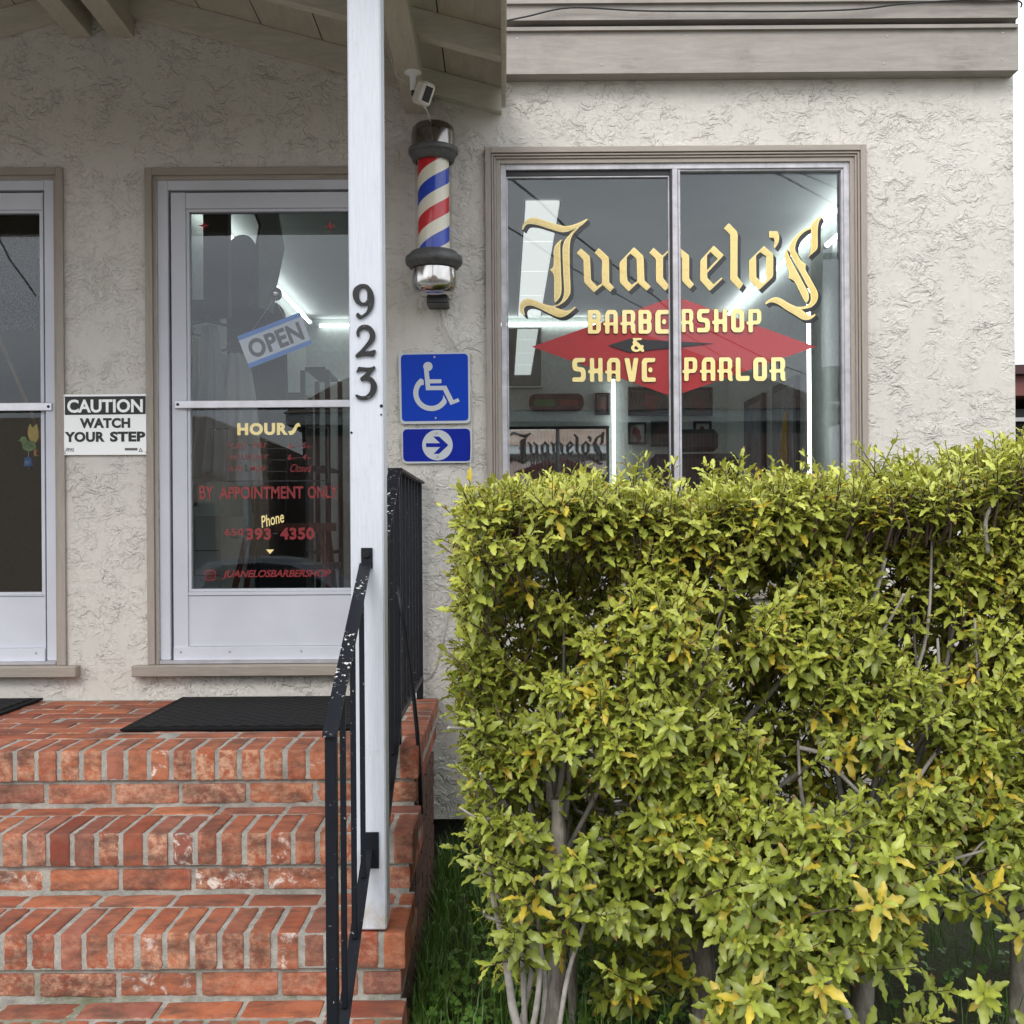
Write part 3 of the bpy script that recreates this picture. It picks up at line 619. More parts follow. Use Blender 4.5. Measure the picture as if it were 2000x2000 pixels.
# mirrors on the back wall
def mirror(x0, x1, y0, y1, d, label, fw=.02, fm='black'):
    a, b = w(x0, y0, d), w(x1, y1, d)
    t = thing('wall_mirror', label, 'mirror'); m = MB(); m.box(a[0]+fw, b[0]-fw, d-.012, d-.004, b[1]+fw, a[1]-fw); m.build('glass', M['mirror'], t)
    m = MB(); frame(m, (a[0], b[0], b[1], a[1]), fw, d-.03, d-.001); m.build('frame', M[fm], t); return t
mirror(958, 1060, 640, 758, BW-.002, 'tall mirror under the horizontal light tube, reflecting light panels', .012, 'wallin')
mirror(962, 1190, 834, 990, BW-.002, 'wide black framed mirror at the lower left of the window', .022)
def picture(x0, y0, x1, y1, d, label, fill, seed=0):
    a, b = w(x0, y0, d), w(x1, y1, d); t = thing('picture_frame', label, 'picture', group='framed pictures on the back wall')
    m = MB(); frame(m, (a[0], b[0], b[1], a[1]), .018, d-.03, d-.001); m.build('frame', M['black'], t)
    m = MB(); m.box(a[0]+.018, b[0]-.018, d-.012, d-.004, b[1]+.018, a[1]-.018); m.build('print', fill, t)
    r = random.Random(seed); W_, H_ = b[0]-a[0], a[1]-b[1]
    cx, cz = a[0]+W_*.5, b[1]+H_*.48
    pts = [(cx+W_*.22*(1+.5*r.uniform(-1, 1))*math.cos(k*.7), cz+H_*.27*(1+.5*r.uniform(-1, 1))*math.sin(k*.7)) for k in range(9)]
    shape('drawing', [smooth(pts)], d-.015, simple('drawing_ink', (.05+.15*r.random(), .05, .045), .7), t)
paper = simple('print_paper', (.42, .42, .38), .6, 0, .3, 12, 0); darkp = simple('dark_print', (.06, .055, .05), .5, 0, .6, 9, 0)
picture(1226, 757, 1315, 812, BW, 'large dark framed print above the small prints, left of the window mullion', darkp, 1)
picture(1334, 757, 1391, 812, BW, 'large dark framed print just right of the window mullion', darkp, 2)
picture(1162, 768, 1191, 811, BW, 'small dark framed print beside the oval board', darkp, 3)
picture(1226, 825, 1262, 868, BW, 'small white print, leftmost of the lower row behind the glass', paper, 4)
picture(1270, 822, 1312, 872, BW, 'dark framed print in the lower row next to the mullion', darkp, 5)
picture(1354, 823, 1389, 870, BW, 'small white print with a dark figure right of the mullion', paper, 6)
for k, (yy, lab) in enumerate(((7.0, 'tall dark framed poster nearest the window on the right wall'), (7.9, 'dark framed poster farther back on the right wall'))):
    t = thing('poster_frame', lab, 'picture', group='posters on the right wall')
    m = MB(); m.box(RR_-.03, RR_-.001, yy, yy+.6, 1.5, 2.3); m.build('frame', M['black'], t); m = MB(); m.box(RR_-.034, RR_-.031, yy+.04, yy+.56, 1.55, 2.25); m.build('print', simple('poster_print', (.16, .17, .2), .4, 0, .6, 6, 0), t)
a, b = w(1033, 770, BW), w(1140, 803, BW)
t = thing('skateboard', 'dark oval skateboard with green and red lettering on the back wall', 'skateboard')
shape('deck', [rounded([(a[0], b[1]), (b[0], b[1]), (b[0], a[1]), (a[0], a[1])], .07, 6)], BW-.02, simple('dark_red_deck', (.05, .012, .012), .4), t, .008)
for x0, x1, c in ((1042, 1084, (.03, .16, .03)), (1092, 1130, (.2, .02, .02))):
    p, q = w(x0, 781, BW), w(x1, 794, BW); shape('graphic', [rounded([(p[0], q[1]), (q[0], q[1]), (q[0], p[1]), (p[0], p[1])], .02)], BW-.031, simple('deck_graphic', c, .4), t, .001)
t = thing('surfboard', 'narrow yellow board standing near the right wall behind the window', 'board')
p = [w(x, y, 7.2) for x, y in ((1545, 793), (1556, 800), (1560, 830), (1555, 880), (1545, 990), (1527, 990), (1524, 880), (1532, 810))]
shape('deck', [smooth(p)], 7.2, simple('yellow_board', (.45, .26, .03), .4, 0, .2), t, .012)
# barber chair
t = thing('barber_chair', 'barber chair with dark headrest behind the window mullion', 'chair', (0, 0, 0))
cx = w(1358, 900, 6.6)[0]
m = MB(); m.cbox(cx-.13, cx+.13, 6.55, 6.66, 1.80, 1.93, .04); m.build('headrest', simple('black_leather', (.02, .02, .022), .35), t)
m = MB(); m.cbox(cx-.26, cx+.26, 6.6, 6.72, 1.25, 1.79, .05); m.build('backrest', simple('black_leather_back', (.02, .02, .022), .35), t)
m = MB(); m.cbox(cx-.27, cx+.27, 6.1, 6.65, 1.12, 1.24, .04); m.build('seat', simple('black_leather_seat', (.02, .02, .022), .35), t)
m = MB(); m.lathe([(.3, 0), (.3, .04), (.06, .08), (.06, .38)], (cx, 6.4, FZ)); m.build('base', M['chrome'], t)
for s in (-1, 1): m = MB(); m.cbox(cx+s*.31-.035, cx+s*.31+.035, 6.12, 6.6, 1.36, 1.42, .02); m.build('armrest', simple('arm_pad', (.02, .02, .022), .35), t)
# door side interior
t = thing('wall_screen', 'large black flat screen tilted on the left wall behind the door glass', 'screen')
a, b = w(397, 405, 5.3), w(452, 622, 5.3)
m = MB(); m.cbox(-(b[0]-a[0])/2, (b[0]-a[0])/2, -.02, .02, b[1]-a[1] if False else 0, a[1]-b[1], .004); m.xform(Matrix.Translation(((a[0]+b[0])/2, 5.3, b[1])) @ Matrix.Rotation(math.radians(-14), 4, 'Z')); m.build('panel', M['black'], t)
m = MB(); m.box(RL+.001, a[0]+.06, 5.33, 5.38, 2.35, 2.45); m.build('bracket', M['black'], t)
t = thing('coat_stand', 'dark mass of black coats hanging between the screen and the narrow mirror', 'coats')
for x0_, y0_, x1_, y1_, dd_ in ((448, 470, 505, 800, 5.9), (488, 600, 560, 1010, 6.1), (470, 540, 520, 700, 5.85)):
    a, b = w(x0_, y0_, dd_), w(x1_, y1_, dd_); P_ = [(a[0]+.02, a[1]), (b[0]-.03, a[1]+.01), (b[0], a[1]-.12), (b[0]-.01, b[1]), (a[0]+.01, b[1]+.03), (a[0]-.01, a[1]-.15)]
    shape('coat', [smooth(P_)], dd_, simple('dark_coat', (.018, .022, .03), .8, 0, .2, 9, .6, 20, .02), t, .03)
m = MB(); c_x = w(500, 600, 6.0)[0]; m.tube([(c_x, 6.0, FZ), (c_x, 6.0, 2.5)], .016); m.build('pole', M['black'], t)
t = thing('leaning_mirror', 'narrow angular black framed mirror above the OPEN sign', 'mirror')
pp = [w(x, y, 5.6) for x, y in ((498, 408), (543, 408), (556, 485), (541, 560), (533, 612), (487, 592), (500, 500), (510, 440))]
shape('glass', [pp], 5.6, M['mirror'], t, .004); shape('frame', [[(x-.014, z) for x, z in pp]], 5.612, M['black'], t, .006)
t = thing('display_cabinet', 'tall black framed glass cabinet standing behind the door', 'cabinet')
m = MB(); cxs = (w(592, 900, 7.2)[0], w(640, 900, 7.2)[0])
for x in cxs:
    for yy in (7.2, 7.75): m.box(x-.015, x+.015, yy, yy+.03, FZ, 2.38)
for z in (FZ+.02, 1.2, 1.75, 2.38): m.box(cxs[0]+.016, cxs[1]-.016, 7.2, 7.78, z, z+.02)
m.build('frame', M['black'], t)
m = MB(); m.box(cxs[0]-.4, cxs[0]-.02, 7.3, 7.7, FZ, 2.25); m.build('side_panel', M['black'], t)
t = thing('room_door', 'pale grey panelled inner door at the back right of the glass', 'door')
x0, x1 = w(640, 900, BW)[0], w(760, 900, BW)[0]; m = MB(); m.box(x0, x1, BW-.05, BW-.002, FZ, 2.6); m.build('leaf', M['white'], t)
m = MB()
for z0, z1 in ((.95, 1.6), (1.75, 2.45)): m.box(x0+.08, x1-.08, BW-.058, BW-.051, z0, z1)
m.build('panel', simple('door_panel', (.60, .62, .61), .4), t)
def capeN(name, px, py0, py1, wpx, d, label, mat, seed):
    """hanging cloth with folds"""
    r = random.Random(seed); t = thing(name, label, 'cape', group='barber capes hanging by the door'); n, k = 26, 18; vs = []
    for j in range(k+1):
        v = j/k
        for i in range(n+1):
            u = i/n; wd = wpx*(.35+.65*v**.7)
            X, Z = w(px+(u-.5)*wd+8*math.sin(v*2+seed), py0+(py1-py0)*v+6*math.sin(u*7+seed)*v, d)
            vs.append((X, d+.03*math.sin(u*19+seed+v*2)*(.3+.7*v)+.02*math.sin(u*7), Z))
    m = MB(); m.add(vs, [(j*(n+1)+i, (j+1)*(n+1)+i, (j+1)*(n+1)+i+1, j*(n+1)+i+1) for j in range(k) for i in range(n)], 0, True); o = m.build('cloth', mat, t)
    md = o.modifiers.new('s', 'SOLIDIFY'); md.thickness = .003
    m = MB(); c = w(px, py0-8, d); m.tube([(c[0], d+.03, c[1]+.03), (c[0], d, c[1]+.02), (c[0]-.0, d-.01, c[1]-.0)], .006); m.tube([(c[0]-.09, d, c[1]-.02), (c[0], d, c[1]), (c[0]+.09, d, c[1]-.02)], .006); m.build('hanger', M['black'], t)
def stripes(name, a, b, sc, rotz=0):
    m = NT(name); mp = m.n('ShaderNodeMapping'); mp.inputs['Rotation'].default_value = (0, rotz, 0); m.l(m.tc, mp.inputs[0])
    wv = m.n('ShaderNodeTexWave', i_Scale=sc); wv.bands_direction = 'X'; m.l(mp.outputs[0], wv.inputs['Vector']); m.base(m.ramp(wv.outputs['Fac'], [(.4, a), (.6, b)])); m.set(Roughness=.8); return m.mat
capeN('hanging_cape', 402, 635, 930, 75, 4.95, 'pinstriped grey barber cape hanging in front of the others', stripes('pinstripe', (.16, .18, .21), (.62, .66, .68), 130, .1), 1)
capeN('hanging_cape', 445, 690, 945, 150, 5.05, 'broad pale striped cape spreading to the right below the sign', stripes('pinstripe_pale', (.42, .44, .46), (.75, .77, .78), 120, .3), 2)
capeN('hanging_cape', 376, 660, 985, 40, 5.15, 'tan cape hanging against the left edge of the glass', simple('tan_cloth', (.26, .21, .14), .8), 3)
t = thing('wooden_chair', 'reddish wooden folding chair frame behind the lower door glass', 'chair')
wm = wood('red_wood', (.16, .045, .025)); q = lambda x, y, d: (w(x, y, d)[0], d, w(x, y, d)[1])
for x0, y0, x1, y1, d in ((486, 1030, 455, 1165, 5.5), (625, 1025, 645, 1165, 5.5), (500, 1035, 478, 1165, 5.95), (640, 1030, 655, 1165, 5.95)):
    m = MB(); m.tube([q(x0, y0, d), q(x1, y1, d)], .018, 4, smooth=False); m.build('leg', wm, t)
m = MB(); a, b = q(540, 1030, 5.5), q(655, 1020, 5.5); m.box(a[0], b[0], 5.45, 5.53, a[2]-.02, a[2]+.02); m.build('armrest', wm, t)
m = MB(); a = q(484, 1110, 5.5); b = q(640, 1110, 5.5); m.box(a[0], b[0], 5.5, 5.95, a[2]-.015, a[2]+.015); m.build('seat', M['black'], t)
t = thing('white_cabinet', 'low white panelled cabinet at the lower left of the door glass', 'cabinet')
a, b = w(330, 1008, 5.9), w(432, 1008, 5.9)
m = MB(); m.box(a[0], b[0], 5.9, 6.4, FZ, a[1]); m.build('body', M['white'], t)
m = MB()
for zz in (1.0, 1.12, 1.25): m.box(a[0]+.01, b[0]-.01, 5.896, 5.8995, zz, zz+.004)
m.build('drawer_line', M['dark'], t)
# OPEN sign
t = thing('open_sign', 'white OPEN sign with blue bands hanging crooked behind the door glass', 'sign')
oc = w(536.5, 664.7, D+.056); ang = math.atan2(657-611.8, 585-462.5)+RO
ow, oh = 131*(D+.056)/F, 66.5*(D+.056)/F
def orot(x, z): return (oc[0]+x*math.cos(ang)-z*math.sin(ang), oc[1]+x*math.sin(ang)+z*math.cos(ang))
R4 = lambda x0, x1, z0, z1: [orot(x0, z0), orot(x1, z0), orot(x1, z1), orot(x0, z1)]
shape('board', [R4(-ow/2, ow/2, -oh/2, oh/2)], D+.056, simple('sign_card', (.85, .87, .90), .5, 0, .03), t, .001)
bl = simple('band_blue', (.09, .33, .85), .5, 0, .05)
shape('band', [R4(-ow/2, ow/2, oh/2-.018, oh/2)], D+.0535, bl, t, .0004); shape('band', [R4(-ow/2, ow/2, -oh/2, -oh/2+.018)], D+.0535, bl, t, .0004)
text('letter', 'OPEN', (oc[0]-ow*.41, oc[0]+ow*.43, oc[1]-oh*.29, oc[1]+oh*.27), D+.0535, simple('sign_grey', (.09, .09, .10), .5), t, bold=.035, space=1.05, rot=(oc[0], oc[1], ang))
hk = w(537, 572, D+.056); m = MB()
for px_, py_ in ((494, 645), (555, 621)):
    e = w(px_, py_, D+.056); m.tube([(hk[0], D+.052, hk[1]-.02), (e[0], D+.053, e[1])], .0012, 5)
m.build('string', M['cable_w'], t)
m = MB(); m.lathe([(0.0001, .026), (.012, .024), (.021, .016), (.026, 0), (.022, -.014), (.012, -.024), (.0001, -.026)], (hk[0], D+.078, hk[1])); m.build('suction_hook', M['chrome'], t)
# bird chime behind the left door
t = thing('bird_ornament', 'green and yellow glass hummingbird ornament with blue bell behind the left door', 'ornament')
bd = D+.10; gy = simple('bird_green', (.12, .30, .06), .15, 0, .5, 25, 0); ye = simple('bird_yellow', (.62, .42, .06), .15, 0, .3, 25, 0); bb = simple('bell_blue', (.05, .2, .55), .2)
sb = lambda pts, mat, nm, dy=0: shape(nm, [[w(x/4.6, 760+y/4.6, bd) for x, y in smooth(pts)]], bd+dy, mat, t, .008)
sb([(185,455,1),(205,432),(235,430),(255,465),(300,470),(330,500),(330,530),(290,555),(240,555),(210,530),(205,490)], gy, 'body')
sb([(250,420),(250,350),(270,310,1),(290,345),(315,320),(332,310,1),(345,420),(320,480),(280,475)], ye, 'wing', .01)
sb([(300,520),(330,540),(325,585),(345,595),(310,600),(305,560)], simple('bird_orange', (.6, .22, .05), .2), 'tail', .005)
sb([(150,462,1),(190,455),(200,468),(165,466)], gy, 'beak', .012)
c = w(257/4.6, 760+655/4.6, bd); m = MB(); m.lathe([(.0001, .021), (.014, .018), (.018, 0), (.020, -.018), (.016, -.019)], (c[0], bd, c[1])); m.build('bell', bb, t)
m = MB(); m.tube([(c[0], bd, c[1]+.045), (c[0], bd, c[1]-.03)], .0015, 5); m.build('string', M['cable_w'], t)
t = thing('wooden_stick', 'slanted brown stick leaning behind the left door glass', 'stick'); m = MB(); a = w(-10, 640, D+.16); b = w(80, 850, D+.16); m.tube([(a[0], D+.16, a[1]), (b[0], D+.16, b[1])], .008, 8); m.build('shaft', wood('brown_stick', (.18, .10, .04)), t)
# ------------------------------------------------------------------ brick steps
def brickmat():
    m = NT('brick'); at = m.n('ShaderNodeAttribute'); at.attribute_name = 'tint'; sep = m.n('ShaderNodeSeparateColor'); m.l(at.outputs['Color'], sep.inputs[0])
    r, g, b = sep.outputs[:3]; gn_ = m.n('ShaderNodeNewGeometry'); sx_ = m.n('ShaderNodeSeparateXYZ'); m.l(gn_.outputs['Normal'], sx_.inputs[0]); fwd = m.ramp(m.math('MULTIPLY', sx_.outputs['Y'], -1), [(.3, 0.), (.7, 1.)])
    base = m.ramp(r, [(0, (.19, .045, .026)), (.2, (.30, .072, .036)), (.5, (.38, .105, .045)), (.7, (.43, .135, .060)), (.88, (.33, .115, .078)), (1, (.20, .075, .055))])
    n1 = m.noise(18, 5, .65); base = m.mix(m.math('MULTIPLY', m.ramp(n1, [(.35, 0.), (.7, 1.)]), .35), base, (.22, .06, .035))
    pale = m.math('MULTIPLY', m.ramp(m.noise(42, 6, .75), [(.43, 0.), (.60, 1.)]), m.math('MULTIPLY', g, m.math('MULTIPLY_ADD', fwd, .75, .12))); base = m.mix(pale, base, (.60, .38, .25))
    hz = m.math('MULTIPLY', m.ramp(m.noise(5, 4, .6), [(.38, 0.), (.68, 1.)]), .30); base = m.mix(hz, base, (.50, .245, .15))
    wht = m.math('MULTIPLY', m.ramp(m.noise(30, 6, .7, .5), [(.53, 0.), (.63, .9)]), m.math('MULTIPLY', fwd, m.ramp(b, [(.80, 0.), (.90, 1.)]))); base = m.mix(wht, base, (.75, .70, .62))
    drt = m.math('MULTIPLY', m.ramp(m.noise(9, 6, .7, 0, m.map((1, 1.6, 2.5))), [(.44, 0.), (.66, 1.)]), .85); base = m.mix(drt, base, (.10, .055, .04))
    spk = m.ramp(m.noise(240, 2), [(.66, 0.), (.70, 1.)]); base = m.mix(m.math('MULTIPLY', spk, .5), base, (.1, .04, .03))
    m.base(base); m.set(Roughness=.8, Specular_IOR_Level=.3)
    h = m.math('ADD', m.math('MULTIPLY', m.noise(35, 5, .65), .7), m.math('MULTIPLY', m.noise(200, 3), .3)); m.bump(h, .6, .003); return m.mat
M['brick'] = brickmat()
mm = NT('mortar'); nn = mm.noise(20, 5, .65)
cm_ = mm.ramp(nn, [(.3, (.21, .20, .175)), (.7, (.42, .405, .36))])
geo = mm.n('ShaderNodeSeparateXYZ'); mm.l(mm.tc, geo.inputs[0])
low = mm.ramp(geo.outputs['Z'], [(.16, .75), (.30, 0.)]); moss = mm.math('MULTIPLY', mm.ramp(mm.noise(7, 5, .7), [(.48, 0.), (.6, 1.)]), low)
mm.base(mm.mix(moss, cm_, (.10, .12, .035))); mm.set(Roughness=.95); mm.bump(mm.math('ADD', mm.noise(60, 4), mm.noise(250, 2)), .8, .003); M['mortar'] = mm.mat
def unit_round(n=7):
    g = np.linspace(-1, 1, n+1); vs = []; fs = []
    for a in range(3):
        for s in (-1, 1):
            b0 = len(vs); p, q = (a+1) % 3, (a+2) % 3
            for i in g:
                for j in g:
                    v = [0, 0, 0]; v[a] = s; v[p] = i; v[q] = j; vs.append(v)
            for i in range(n):
                for j in range(n):
                    f = (b0+i*(n+1)+j, b0+(i+1)*(n+1)+j, b0+(i+1)*(n+1)+j+1, b0+i*(n+1)+j+1); fs.append(f if s > 0 else f[::-1])
    return np.array(vs, float), np.array(fs)
UV, UF = unit_round(8)
class Bricks:
    def __init__(s): s.V = []; s.F = []; s.C = []; s.n = 0
    def add(s, x0, x1, y0, y1, z0, z1, tint=None, rr=.006):
        c = np.array([(x0+x1)/2, (y0+y1)/2, (z0+z1)/2]); h = np.array([(x1-x0)/2, (y1-y0)/2, (z1-z0)/2])
        # concentrate grid lines near the edges
        U = np.sign(UV)*(1-(1-np.abs(UV))**1.0)
        U = np.where(np.abs(UV) < 1, np.sign(UV)*np.abs(UV)**.75, UV)
        P = U*h
        ph = rng.uniform(0, 100, 3); W_ = (c+P)
        no = (np.sin(W_[:, 0]*170+ph[0])*np.sin(W_[:, 1]*140+ph[1])*np.sin(W_[:, 2]*190+ph[2])+.6*np.sin(W_[:, 0]*410+ph[1])*np.sin(W_[:, 1]*380+ph[2])*np.sin(W_[:, 2]*450+ph[0]))
        r = rr*(1+.62*no+rng.uniform(-.25, .35)); r = np.clip(r, .0015, .015)[:, None]
        inner = np.clip(P, -(h-r), (h-r)); dl_ = P-inner; L = np.linalg.norm(dl_, axis=1, keepdims=True); L[L < 1e-9] = 1
        P = inner+dl_/L*np.minimum(r, L)
        P *= 1+rng.uniform(-.008, .006); P = P+c+rng.normal(0, .0008, 3)
        ry = rng.normal(0, .006); 
        P[:, 2] += (P[:, 0]-c[0])*ry
        s.V.append(P); s.F.append(UF+s.n); s.n += len(P)
        t = tint or (rng.uniform(0, 1), rng.uniform(0, 1)**.9, rng.uniform(0, 1))
        s.C.append(np.tile([t[0], t[1], t[2], 1.0], (len(P), 1)))
    def build(s, name, parent):
        V = np.concatenate(s.V); Fq = np.concatenate(s.F); me = bpy.data.meshes.new(name)
        me.vertices.add(len(V)); me.vertices.foreach_set('co', V.reshape(-1)); me.loops.add(Fq.size); me.loops.foreach_set('vertex_index', Fq.reshape(-1).astype(np.int32))
        me.polygons.add(len(Fq)); me.polygons.foreach_set('loop_start', np.arange(0, Fq.size, 4, dtype=np.int32)); me.polygons.foreach_set('use_smooth', np.ones(len(Fq), bool))
        me.update(calc_edges=True); ca = me.color_attributes.new('tint', 'FLOAT_COLOR', 'POINT'); ca.data.foreach_set('color', np.concatenate(s.C).reshape(-1))
        me.materials.append(M['brick']); return link(bpy.data.objects.new(name, me), parent)
ST = thing('brick_steps', 'red brick entrance steps and porch floor with pale mortar joints', 'steps')
SX0 = -3.55; SX1 = -.262; jn = .0113; RW, RH, RD = .0561, .092, .196
steps = [(3.374, PORCH, -.262), (3.10, S2, -.255), (2.80, S3, -.252), (2.50, S4, -.250)]
VIS0 = -2.2
for i, (y0, z1, sx1) in enumerate(steps):
    bk = Bricks(); x = sx1; k = 0
    while x > VIS0:
        wd = RW*(1+rng.uniform(-.03, .03)); e = rng.normal(0, .0012)
        bk.add(x-wd, x, y0+e, y0+RD, z1-RH+rng.normal(0, .001), z1); x -= wd+jn
    # stretcher course under the nosing
    x = sx1-.012 if i else sx1-.008; k = 0
    hz1 = z1-RH-.010; hz0 = hz1-.060
    first = True
    while x > VIS0:
        L = .098 if first and i in (0, 2) else .190; first = False
        bk.add(x-L, x, y0+.011+rng.normal(0, .001), y0+.101, hz0, hz1); 
        x -= L+.0115
    # stretcher row on the tread behind the headers
    yb = y0+RD+jn
    if i > 0:
        x = sx1-.002-(.05 if i == 2 else 0)
        if i == 2: bk.add(x+.0115, sx1, yb, yb+.097, z1-.06, z1-.0005)
        while x > VIS0:
            bk.add(x-.190, x, yb, yb+.097, z1-.06, z1-.0005+rng.normal(0, .0006)); x -= .2015
    # end bricks on the right flank
    y = y0+.11
    while y < (steps[i-1][0] if i else D)+.1 and y < D-.1:
        bk.add(sx1-.1, sx1-.010, y, y+.19, hz0, hz1); y += .2015
    bk.build('step', ST)
bk = Bricks(); y = 3.374+RD+jn; k = 0
while y < D-.02:
    x = SX1-(.1 if k % 2 else 0)
    if k % 2: bk.add(x+.0115, SX1, y, min(y+.09, D-.003), PORCH-.06, PORCH-.0005)
    while x > -2.6:
        if y+.09 < D+.05: bk.add(x-.19, x, y, min(y+.09, D-.003), PORCH-.06, PORCH-.0005+rng.normal(0, .0006), rr=.004)
        x -= .2015
    y += .1005; k += 1
bk.build('porch_floor', ST)
mb = MB(); g = .0034
for i, (y0, z1, sx1) in enumerate(steps):
    yb = D-.0005 if i == 0 else steps[i-1][0]+.02
    mb.box(SX0, sx1-g, y0+g, yb, z1-RH+.002, z1-g)
    mb.box(SX0, sx1-.012-g, y0+.011+g, yb-.001, (steps[i+1][1]-.01 if i < 3 else -.2), z1-RH+.0015)
mb.build('mortar_bed', M['mortar'], ST)
for i, (y0, z1, sx1) in enumerate(steps):
    pass
# flank of the stoop, stretcher courses seen edge on
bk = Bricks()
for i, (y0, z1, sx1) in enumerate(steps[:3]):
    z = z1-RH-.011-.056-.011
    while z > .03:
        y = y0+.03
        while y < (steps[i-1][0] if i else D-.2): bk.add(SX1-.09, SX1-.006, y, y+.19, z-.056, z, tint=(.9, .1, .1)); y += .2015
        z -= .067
sw = bk.build('side_wall', ST); sw.data.materials.clear(); sw.data.materials.append(simple('shade_toned_brick', (.085, .038, .026), .9, 0, .35, 25, .5, 60, .004))  # darker brick colour, with the shade on this flank put into it
# doormats
def doormat(x0, x1, y0, y1, label):
    m_ = NT('ribbed_rubber'); a = m_.n('ShaderNodeTexWave', i_Scale=11.0); a.bands_direction = 'DIAGONAL'; m_.l(m_.map((1, 1, 0)), a.inputs['Vector'])
    b = m_.n('ShaderNodeTexWave', i_Scale=11.0); b.bands_direction = 'DIAGONAL'; m_.l(m_.map((-1, 1, 0)), b.inputs['Vector'])
    h = m_.math('MAXIMUM', a.outputs['Fac'], b.outputs['Fac']); m_.base(m_.ramp(h, [(.5, (.002, .002, .003)), (1, (.009, .009, .010))])); m_.set(Roughness=.75, Specular_IOR_Level=.25); m_.bump(h, .9, .006)
    t = thing('doormat', label, 'doormat', group='black doormats on the porch'); m = MB(); m.cbox(x0+.03, x1-.03, y0+.03, y1-.03, PORCH+.003, PORCH+.014, .003); m.build('pile', m_.mat, t)
    m = MB(); m.cbox(x0, x1, y0, y1, PORCH+.0012, PORCH+.0095, .003); m.build('rubber_edge', M['mat'], t)
doormat(-1.262, -.46, 3.685, D-.015, 'black ribbed doormat in front of the shop door with the OPEN sign')
doormat(-2.62, -1.803, 3.66, D-.015, 'black ribbed doormat at the left edge, before the left door')
# ------------------------------------------------------------------ railings
def rails():
    t = thing('side_railing', 'black iron guard railing on the right edge of the porch, bolted to the wall', 'railing')
    X = -.331; s = .0125
    for yy, z0 in ((3.44, PORCH+.001), (4.36, PORCH+.001)): box('post', X-s, X+s, yy-s, yy+s, z0, 1.53, M['iron2'], t)
    box('top_rail', X-.022, X+.022, 3.42, 4.39, 1.531, 1.541, M['iron'], t, .003)
    box('bottom_rail', X-.014, X+.014, 3.4535, 4.3465, .772, .79, M['iron2'], t)
    for k in range(6):
        yy = 3.44+(k+1)*.92/7; box('baluster', X-.0065, X+.0065, yy-.0065, yy+.0065, .7905, 1.5305, M['iron2'], t, .001)
    # stair part behind the white post
    P0 = Vector((X, 3.42, 1.536)); 
    m = MB(); m.box(-.019, .019, -.0, .52, -.004, .004); m.xform(Matrix.Translation(P0) @ Matrix.Rotation(math.radians(29), 4, 'X') @ Matrix.Rotation(math.pi, 4, 'Z')); m.build('stair_rail', M['iron'], t)
    m = MB(); m.box(-.014, .014, -.0, .52, -.008, .008); m.xform(Matrix.Translation((X, 3.42, .76)) @ Matrix.Rotation(math.radians(29), 4, 'X') @ Matrix.Rotation(math.pi, 4, 'Z')); m.build('stair_rail', M['iron2'], t)
    for k in range(3):
        yy = 3.42-.13*(k+1); dz = -.13*(k+1)*math.tan(math.radians(29)); box('baluster', X-.0065, X+.0065, yy-.0065, yy+.0065, .77+dz, 1.53+dz, M['iron2'], t, .001)
    m = MB(); pts = []
    for px, py, d in ((776, 1148, 3.43), (787, 1205, 3.43), (799, 1290, 3.43), (808, 1360, 3.42), (815, 1430, 3.42), (820, 1510, 3.41), (822, 1590, 3.41)):
        c = w(px, py, d); pts.append((c[0], d, c[1]))
    m.tube(pts, .0065, 8); m.build('brace', M['iron2'], t)
    # front hand rail fixed to the white post
    t = thing('hand_railing', 'black iron stair handrail with chipped paint, bolted to the white post', 'railing')
    X = -.345; y0, y1 = 2.225, 2.79; z0, z1 = .957, 1.262; sl = (z1-z0)/(y1-y0); zz = lambda y: z0+(y-y0)*sl
    m = MB(); hw = .0145
    vs = []
    for yy in (y0-.02, y1+.003):
        for dz in (0, .007):
            for s in (-hw, hw): vs.append((X+s, yy, zz(yy)+dz))
    m.add(vs, [(0,1,3,2),(4,6,7,5),(0,4,5,1),(2,3,7,6),(0,2,6,4),(1,5,7,3)]); m.build('top_rail', M['iron'], t)
    c0, c1 = w(705.5, 1070, PY), w(728, 1102, PY); box('bracket', c0[0], c1[0], PY-.006, PY-.0005, zz(y1)-.006, c0[1], M['iron2'], t)
    m = MB(); m.disc(((c0[0]+c1[0])/2, PY-.006, (c0[1]+zz(y1))/2+.006), .009, n=10, t=.006); m.build('bolt', M['iron2'], t)
    box('newel', X-.0115, X+.0115, y0-.0115, y0+.0115, -.02, zz(y0)-.004, M['iron2'], t)
    for yy in (2.385, 2.548, 2.71):
        box('baluster', X-.006, X+.006, yy-.006, yy+.006, zz(yy)-.702, zz(yy)-.001, M['iron2'], t, .001)
    m = MB(); vs = []
    for yy in (y0+.012, y1+.004):
        for dz in (-.715, -.703):
            for s in (-.0125, .0125): vs.append((X+s, yy, zz(yy)+dz))
    m.add(vs, [(0,1,3,2),(4,6,7,5),(0,4,5,1),(2,3,7,6),(0,2,6,4),(1,5,7,3)]); m.build('bottom_rail', M['iron2'], t)
    box('bracket', X-.006, X+.028, PY-.006, PY-.0005, zz(y1)-.75, zz(y1)-.66, M['iron2'], t)
rails()
